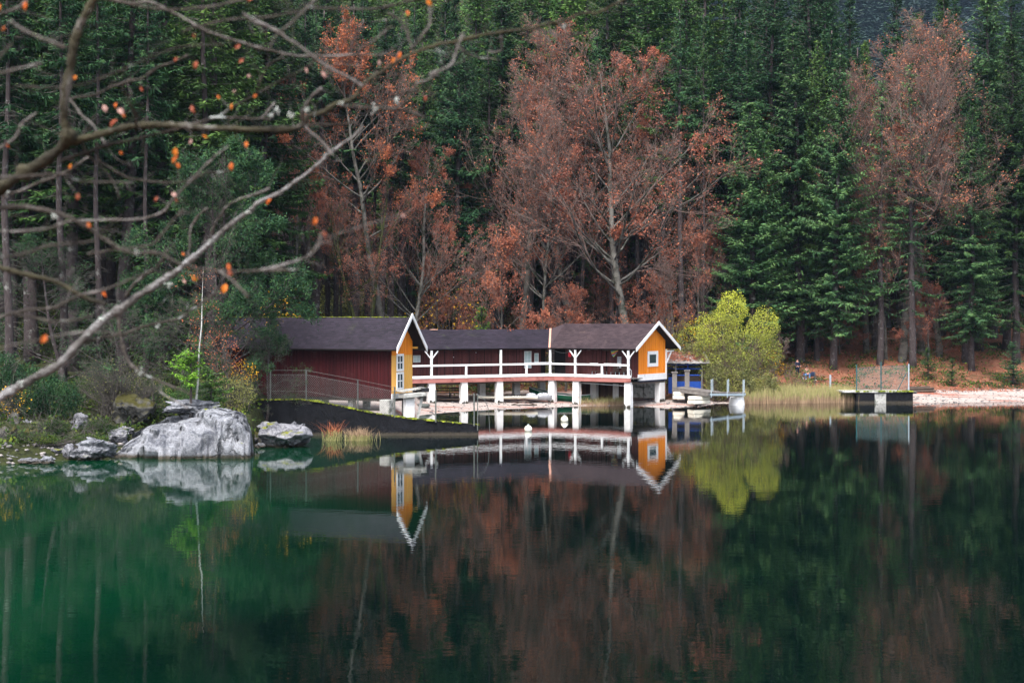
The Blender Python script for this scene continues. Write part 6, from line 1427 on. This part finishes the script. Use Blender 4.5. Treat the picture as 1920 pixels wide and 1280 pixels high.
# ------------------------------------------------------------------ overhanging branches of the tree on the near bank
def near_tree():
    root = empty('overhanging_tree', (-4.9, 5.4, 3.2), 'blurred bare tree whose lichened branches and orange leaves reach in from the left', 'tree')
    W = []   # (points px, width px start, end, depth or None, mossy)
    A = W.append
    A(([(-40, 378), (0, 352), (45, 325), (90, 297), (118, 272), (130, 250)], 29, 24, 6.2, 1))
    A(([(126, 262), (121, 235), (119, 205), (124, 165), (132, 125), (138, 85), (149, 50), (163, 22), (184, -14)], 19, 21, None, 1))
    A(([(124, 272), (155, 260), (180, 254), (205, 247), (230, 240), (260, 236), (300, 234), (340, 236), (380, 239), (430, 241), (480, 243), (530, 243), (556, 240), (570, 229), (578, 218), (600, 212), (615, 205), (630, 194), (650, 190), (665, 180), (678, 162), (695, 148), (715, 135), (735, 122), (760, 108), (785, 96), (820, 84), (850, 79), (880, 71), (940, 60), (1000, 53), (1020, 46), (1060, 38), (1090, 25), (1120, 24), (1150, 10), (1178, -5)], 17, 5, None, 1))
    A(([(184, -8), (235, 5), (280, 4), (310, 17), (345, 35), (380, 55), (420, 70), (470, 85), (520, 98), (560, 105), (620, 105), (680, 102), (745, 103)], 9, 4, None, 0))
    A(([(585, 15), (640, 16), (690, 17), (730, 12), (760, 4), (795, -6)], 4, 7, 5.6, 0))
    A(([(455, 24), (475, 38), (517, 57), (540, 74), (560, 85), (585, 105), (607, 122), (637, 137), (662, 150), (680, 162)], 7, 6, 5.4, 0))
    A(([(604, -12), (570, 20), (552, 38), (517, 68), (505, 92)], 8, 3, 5.0, 0))
    A(([(112, 303), (125, 298), (160, 287), (200, 272), (250, 262), (290, 252), (335, 242), (370, 230), (410, 218), (440, 198), (480, 177), (520, 155), (560, 135), (590, 117)], 9, 3, None, 0))
    A(([(392, 221), (440, 221), (495, 223), (505, 225)], 5, 4, None, 0)); A(([(490, 223), (503, 207), (515, 192)], 5, 4, None, 0))
    A(([(255, 235), (255, 222), (250, 207), (240, 185), (230, 165)], 6, 4, None, 0))
    A(([(197, 270), (185, 250), (172, 232), (152, 215), (130, 185)], 6, 5, None, 0))
    A(([(20, 40), (50, 60), (87, 75), (124, 90)], 5, 8, 4.6, 0))
    A(([(-20, 28), (20, 20), (45, 5), (60, -12)], 6, 5, 5.0, 0)); A(([(-10, 115), (22, 82)], 8, 6, 4.5, 0)); A(([(-10, 140), (50, 125), (80, 118)], 6, 3, 4.5, 0))
    A(([(-10, 284), (28, 258), (36, 240), (45, 228), (68, 213)], 6, 5, 5.5, 0))
    A(([(132, 185), (180, 176), (225, 157), (265, 147), (295, 127), (322, 117), (352, 104)], 6, 5, None, 0))
    A(([(-10, 752), (25, 730), (50, 717), (75, 702), (100, 690), (120, 675), (140, 652), (162, 630), (180, 612), (205, 592), (230, 577), (255, 557), (280, 542), (305, 525), (330, 510), (350, 492), (357, 487), (375, 472), (397, 452), (425, 427), (450, 407), (470, 395), (482, 382), (525, 360), (555, 340), (600, 305), (617, 287), (650, 265), (670, 250), (682, 236)], 24, 6, 6.9, 2))
    A(([(395, 452), (400, 427), (412, 405), (425, 387), (450, 373), (480, 364), (505, 354)], 5, 5, None, 0))
    A(([(354, 485), (355, 460), (357, 430), (370, 407), (388, 390)], 5, 5, None, 0))
    A(([(130, 415), (200, 412), (265, 410), (305, 397), (325, 372), (350, 347), (375, 320), (405, 292), (428, 275)], 6, 4, None, 0))
    A(([(-20, 392), (37, 387), (87, 395), (125, 405), (160, 425), (200, 450), (225, 467), (250, 475), (300, 475), (335, 495), (362, 500), (400, 507), (480, 508), (560, 505)], 11, 5, 5.2, 0))
    A(([(165, 476), (200, 470), (225, 467), (280, 460), (305, 437), (325, 412), (346, 393)], 5, 5, None, 0))
    A(([(-20, 495), (37, 512), (82, 522), (112, 532), (140, 547), (170, 562), (200, 571)], 14, 10, 6.0, 1))
    A(([(-20, 600), (25, 587), (62, 580), (100, 577), (125, 565), (155, 552), (200, 542), (237, 527), (275, 512), (300, 495), (313, 468)], 7, 5, 5.8, 0))
    A(([(25, 588), (62, 595), (100, 602), (140, 600), (172, 592)], 6, 5, None, 0))
    A(([(145, 645), (185, 635), (225, 627), (270, 612), (300, 605), (335, 597), (362, 580), (382, 565), (400, 552), (415, 535)], 6, 5, None, 0))
    A(([(222, 590), (226, 628), (237, 670), (260, 695), (300, 715), (325, 725), (360, 740)], 7, 4, None, 0))
    A(([(412, 508), (445, 535), (464, 555)], 8, 6, None, 0)); A(([(235, 556), (252, 532), (278, 511)], 6, 6, None, 0))
    A(([(556, 240), (575, 235), (625, 234), (672, 231)], 6, 5, None, 0)); A(([(640, 200), (700, 202), (745, 205), (775, 212), (796, 221)], 6, 5, None, 0)); A(([(705, 207), (722, 193), (737, 185), (755, 172), (785, 168)], 7, 4, None, 0))
    A(([(572, 240), (600, 262), (612, 276), (622, 290)], 7, 7, None, 0)); A(([(568, 226), (566, 212), (573, 198), (585, 180), (603, 166)], 7, 6, None, 0)); A(([(775, 98), (771, 87), (767, 72), (760, 55), (745, 35), (727, 24)], 6, 5, None, 0))
    A(([(772, 92), (795, 62), (806, 45), (805, 12)], 7, 4, 5.2, 0)); A(([(668, 94), (700, 77), (720, 60), (737, 49)], 5, 4, 5.4, 0)); A(([(805, 140), (825, 132), (845, 122), (852, 107), (860, 84), (868, 62)], 7, 6, 5.2, 0))
    A(([(690, 152), (720, 145), (745, 140)], 6, 4, None, 0)); A(([(1005, 53), (1025, 60), (1050, 66), (1094, 63)], 5, 4, None, 0)); A(([(850, 80), (870, 95), (892, 107), (935, 112)], 5, 3, None, 0))
    A(([(938, 68), (941, 90), (932, 98), (914, 97)], 5, 4, None, 0)); A(([(480, 177), (490, 147), (507, 120), (530, 106)], 5, 4, None, 0)); A(([(-20, 368), (25, 362), (75, 342), (120, 325), (165, 294)], 7, 5, None, 0))
    A(([(182, 268), (185, 300), (212, 317), (237, 332), (275, 339), (320, 342), (350, 340), (387, 325), (432, 322)], 5, 4, None, 0)); A(([(-20, 434), (62, 432), (100, 425), (132, 414)], 5, 5, 5.0, 0)); A(([(-20, 486), (37, 477), (87, 462), (125, 457), (180, 452)], 6, 5, 4.8, 0))
    A(([(-20, 330), (25, 332), (112, 327), (140, 337), (175, 341), (250, 342)], 8, 4, 4.8, 0)); A(([(560, 488), (578, 480), (592, 466), (601, 448)], 5, 8, 4.8, 0)); A(([(480, 508), (530, 497), (562, 487), (585, 476)], 5, 6, None, 0))
    A(([(740, 205), (760, 190), (778, 160), (800, 150), (822, 140)], 6, 5, None, 0)); A(([(1030, 44), (1062, 48), (1060, 55)], 5, 4, None, 0)); A(([(150, 255), (165, 290), (205, 330), (225, 372)], 5, 4, None, 0)); A(([(300, 735), (330, 752), (352, 765)], 4, 3, None, 0))
    A(([(-20, 655), (60, 640), (150, 622), (230, 626)], 4, 3, 5.0, 0)); A(([(30, 160), (90, 165), (150, 160), (230, 130), (330, 90), (420, 84)], 4, 3, 4.9, 0)); A(([(340, 60), (420, 38), (520, 30), (600, 8)], 5, 4, 5.0, 0)); A(([(240, 8), (320, 18), (410, 10), (480, -8)], 6, 5, 5.2, 0))
    placed = []; twigs = []; nmoss = 0; rr = random.Random(3)
    for pts, w0, w1, dep, mossy in W:
        near = None
        if dep is None:
            best = 1e9
            for p in placed:
                d = (p[0] - pts[0][0]) ** 2 + (p[1] - pts[0][1]) ** 2
                if d < best: best = d; near = p
            dep = near[2]
        fine = []                                                    # Catmull-Rom, with small kinks
        P = [pts[0]] + list(pts) + [pts[-1]]
        for i in range(1, len(P) - 2):
            for s in range(4):
                t = s / 4; q = [.5 * (2 * P[i][c] + (P[i + 1][c] - P[i - 1][c]) * t + (2 * P[i - 1][c] - 5 * P[i][c] + 4 * P[i + 1][c] - P[i + 2][c]) * t * t + (3 * P[i][c] - P[i - 1][c] - 3 * P[i + 1][c] + P[i + 2][c]) * t ** 3) for c in (0, 1)]
                fine.append(q)
        fine.append(list(pts[-1])); n = len(fine); out = []; rad = []; drift = rr.uniform(-.8, .8) * (.25 if len(pts) > 12 else 1)
        for i, q in enumerate(fine):
            t = i / (n - 1); Y = dep + drift * t * min(1, n / 40); px = q[0] + rr.gauss(0, .5); py = q[1] + rr.gauss(0, .5)
            out.append(at(px, py, Y)); wd = (w0 + (w1 - w0) * t ** .8) * (1 + .12 * rr.gauss(0, 1)); knot = 1.45 if rr.random() < .1 else 1.0; rad.append(max(.0014, wd * knot * Y / F / 2 * .8)); placed.append((px, py, Y))
        if pts[0][0] <= -10 and w0 > 4:                              # carry it on, out of frame, to the trunk
            a = out[0]; tr = Vector((-4.9, 5.4, max(3.6, a.z - .5))); out = [tr, a.lerp(tr, .45) + Vector((0, 0, .08))] + out; rad = [rad[0] * 1.7, rad[0] * 1.25] + rad
        k = MB(); k.tube(out, rad, 8, rr.random()); k.build('branch', (M_branch, M_branchmoss, M_branchpale)[mossy], root, True)
        # side twigs
        for _ in range(int(len(out) / 3.5)):
            i = rr.randrange(2, len(out) - 1); o = out[i]; L = rr.uniform(.04, .2); d = (out[i] - out[i - 1]).normalized(); v = Vector((d.x * rr.uniform(.2, 1.2), rr.uniform(-.6, .6), d.z + rr.choice((-1, 1)) * rr.uniform(.3, 1.0))).normalized(); pp = [o]
            for s in range(7): v = (v + Vector((rr.gauss(0, .2), rr.gauss(0, .14), rr.gauss(.03, .2)))).normalized(); pp.append(pp[-1] + v * L / 7)
            r0 = min(rad[min(i, len(rad) - 1)] * .3, .0018); twigs.append((pp, r0)); placed.append(None) if False else None
            if rr.random() < .6: c = pp[4]; v2 = Vector((v.x + rr.gauss(0, .5), rr.gauss(0, .3), v.z + rr.gauss(0, .5))).normalized(); twigs.append(([c, c + v2 * L * .2, c + v2 * L * .4 + Vector((0, 0, .01))], r0 * .6))
    k = MB()
    for pp, r0 in twigs: k.tube(pp, [r0 * (1 - .7 * i / (len(pp) - 1)) for i in range(len(pp))], 5)
    k.build('twigs', M_branch, root, True)
    # lichen tufts
    k = MB()
    for px, py, r in ((9, 364, 10), (395, 453, 7), (466, 396, 7), (520, 208, 8), (545, 216, 7), (508, 217, 6), (262, 696, 6), (168, 622, 8), (42, 718, 10), (296, 611, 5), (190, 598, 9), (316, 533, 7), (100, 405, 8), (256, 475, 7), (1058, 50, 5), (575, 205, 7), (640, 193, 5), (700, 205, 8), (745, 188, 7)):
        b = min((p for p in placed), key=lambda p: (p[0] - px) ** 2 + (p[1] - py) ** 2); c = at(px, py, b[2] - .01)
        for _ in range(10):
            q = c + Vector([rr.gauss(0, r * .42 * b[2] / F) for _ in range(3)]); s = r * .26 * b[2] / F; k.lathe(q, [(0, s), (s * .8, s * .5), (s, 0), (s * .7, -s * .6), (0, -s)], 6, rr.random())
    k.build('lichen_tufts', nmat('pale_lichen', [(.3, .33, .31), (.5, .53, .5)]), root)
    # leaves: (px, py, size px, colour 0 orange .3 deep orange .62 rust .95 pale pink)
    LV = [(48, 12, 22, .3), (0, 14, 16, 0), (140, 146, 13, 0), (148, 262, 18, .3), (140, 262, 15, .95), (196, 204, 24, .95), (218, 198, 14, .3), (232, 216, 16, .3), (214, 232, 26, .62), (226, 210, 18, .95), (107, 230, 14, .3), (16, 273, 15, .3), (436, 200, 21, 0), (363, 205, 24, .62), (410, 182, 14, .3), (384, 257, 19, 0), (394, 256, 16, .3), (356, 266, 17, .95), (328, 285, 20, 0), (330, 300, 20, .3), (334, 310, 18, .3),
          (462, 272, 18, .3), (435, 312, 22, .3), (453, 317, 14, .3), (132, 312, 14, 0), (168, 422, 18, .3), (160, 436, 16, .3), (326, 366, 18, .95), (332, 375, 14, .62), (146, 369, 16, .62), (195, 552, 22, .3), (210, 553, 13, .3), (430, 501, 20, .3), (432, 512, 18, .62), (365, 521, 18, 0), (421, 541, 26, 0), (575, 133, 17, .95), (606, 141, 23, .95), (737, 113, 15, 0), (750, 105, 18, .3), (763, 26, 18, .3), (805, 5, 24, 0), (505, 378, 19, .3),
          (590, 414, 20, .3), (607, 440, 22, .62), (757, 404, 16, .95), (479, 180, 14, .3), (368, 122, 20, .62), (365, 68, 16, .62), (445, 88, 20, .62), (452, 115, 18, .62), (228, 286, 12, .3), (466, 143, 9, .95), (438, 171, 10, .95), (266, 168, 16, .62), (330, 112, 16, .62), (82, 635, 22, .3), (8, 55, 12, .3), (292, 373, 12, .62), (345, 528, 12, .95), (640, 196, 10, .3), (797, 185, 18, .62), (712, 118, 12, .95), (470, 0, 20, .62), (355, 8, 14, .3), (258, 557, 12, .62), (345, 476, 12, .3), (188, 605, 14, .62)]
    k = MB(); st = MB()
    for px, py, s, c in LV:
        if s < 17 and rr.random() < .35: continue
        b = min((p for p in placed), key=lambda p: (p[0] - px) ** 2 + (p[1] - py) ** 2); Y = b[2]; o = at(px, py, Y); L = s * Y / F * rr.uniform(.6, .95); wf = rr.uniform(.5, 1.1); az = rr.uniform(-.9, .9) - 1.57; up = Vector((math.cos(az), rr.uniform(-.3, .3), math.sin(az))).normalized(); sd = Vector((-up.z, rr.uniform(-.5, .5), up.x)).normalized(); nn = up.cross(sd)
        prof = [(0, 0), (.2, .2), (.45, .31), (.7, .24), (1, 0)]; cur = lambda t: nn * L * .25 * math.sin(t * 2.6)
        for i in range(4):
            (t0, w0), (t1, w1) = prof[i], prof[i + 1]
            for sgn in (1, -1):
                a0 = o + up * L * (t0 - .5) + cur(t0); a1 = o + up * L * (t1 - .5) + cur(t1); q = [a0, a0 + sd * sgn * w0 * wf * L + nn * w0 * L * .4, a1 + sd * sgn * w1 * wf * L + nn * w1 * L * .4, a1]
                if w0 == 0: q = [a0, q[2], a1]
                elif w1 == 0: q = [a0, q[1], a1]
                k.poly(q if sgn > 0 else q[::-1], c)
        st.tube([at(b[0], b[1], b[2]), o - up * L * .5], .0011, 4)
    k.build('leaves', M_leaf, root); st.build('leaf_stalks', M_branch, root)
    k = MB(); k.tube([(-5.2, 5.4, 2.2), (-4.95, 5.4, 5.0), (-4.8, 5.4, 7.5), (-4.9, 5.5, 11), (-4.6, 5.6, 15)], [.32, .24, .2, .14, .06], 14); k.build('trunk', M_branchmoss, root, True)
near_tree()

# ------------------------------------------------------------------ air
def haze():
    x0, x1, y0, y1, z0, z1 = -700, 900, -70, 1100, -4, 420
    k = MB(); k.box(IDF, x0, x1, y0, y1, z0, z1, .5)
    m = bpy.data.materials.new('haze_air'); m.use_nodes = True; N = m.node_tree.nodes; L = m.node_tree.links; N.clear()
    o = N.new('ShaderNodeOutputMaterial'); v = N.new('ShaderNodeVolumePrincipled'); v.inputs['Color'].default_value = (.5, .7, 1.0, 1); v.inputs['Density'].default_value = .00007; v.inputs['Anisotropy'].default_value = .1
    L.new(v.outputs[0], o.inputs['Volume']); ob = k.build('haze', m); tag(ob, kind='stuff'); ob['label'] = 'thin blue haze of mountain air over the lake and forest'
haze()

def tell_apart():
    """trees of one description in one place: say which is which, from left to right"""
    by = {}
    for o in COL.objects:
        if o.parent is None and o.get('label') and o.get('group'): by.setdefault(o['label'], []).append(o)
    for lab, os_ in by.items():
        if len(os_) > 1:
            os_.sort(key=lambda o: o.location.x / max(1, o.location.y)); names = ['left one', 'right one'] if len(os_) == 2 else ['left one', 'middle one', 'right one'] if len(os_) == 3 else [f'{n} from left' for n in ('first', 'second', 'third', 'fourth', 'fifth', 'sixth', 'seventh')]
            for o, n in zip(os_, names): o['label'] = f'{n}, {lab}' if len(lab.split()) <= 13 else f"{n.split()[0]} {lab}"
tell_apart()
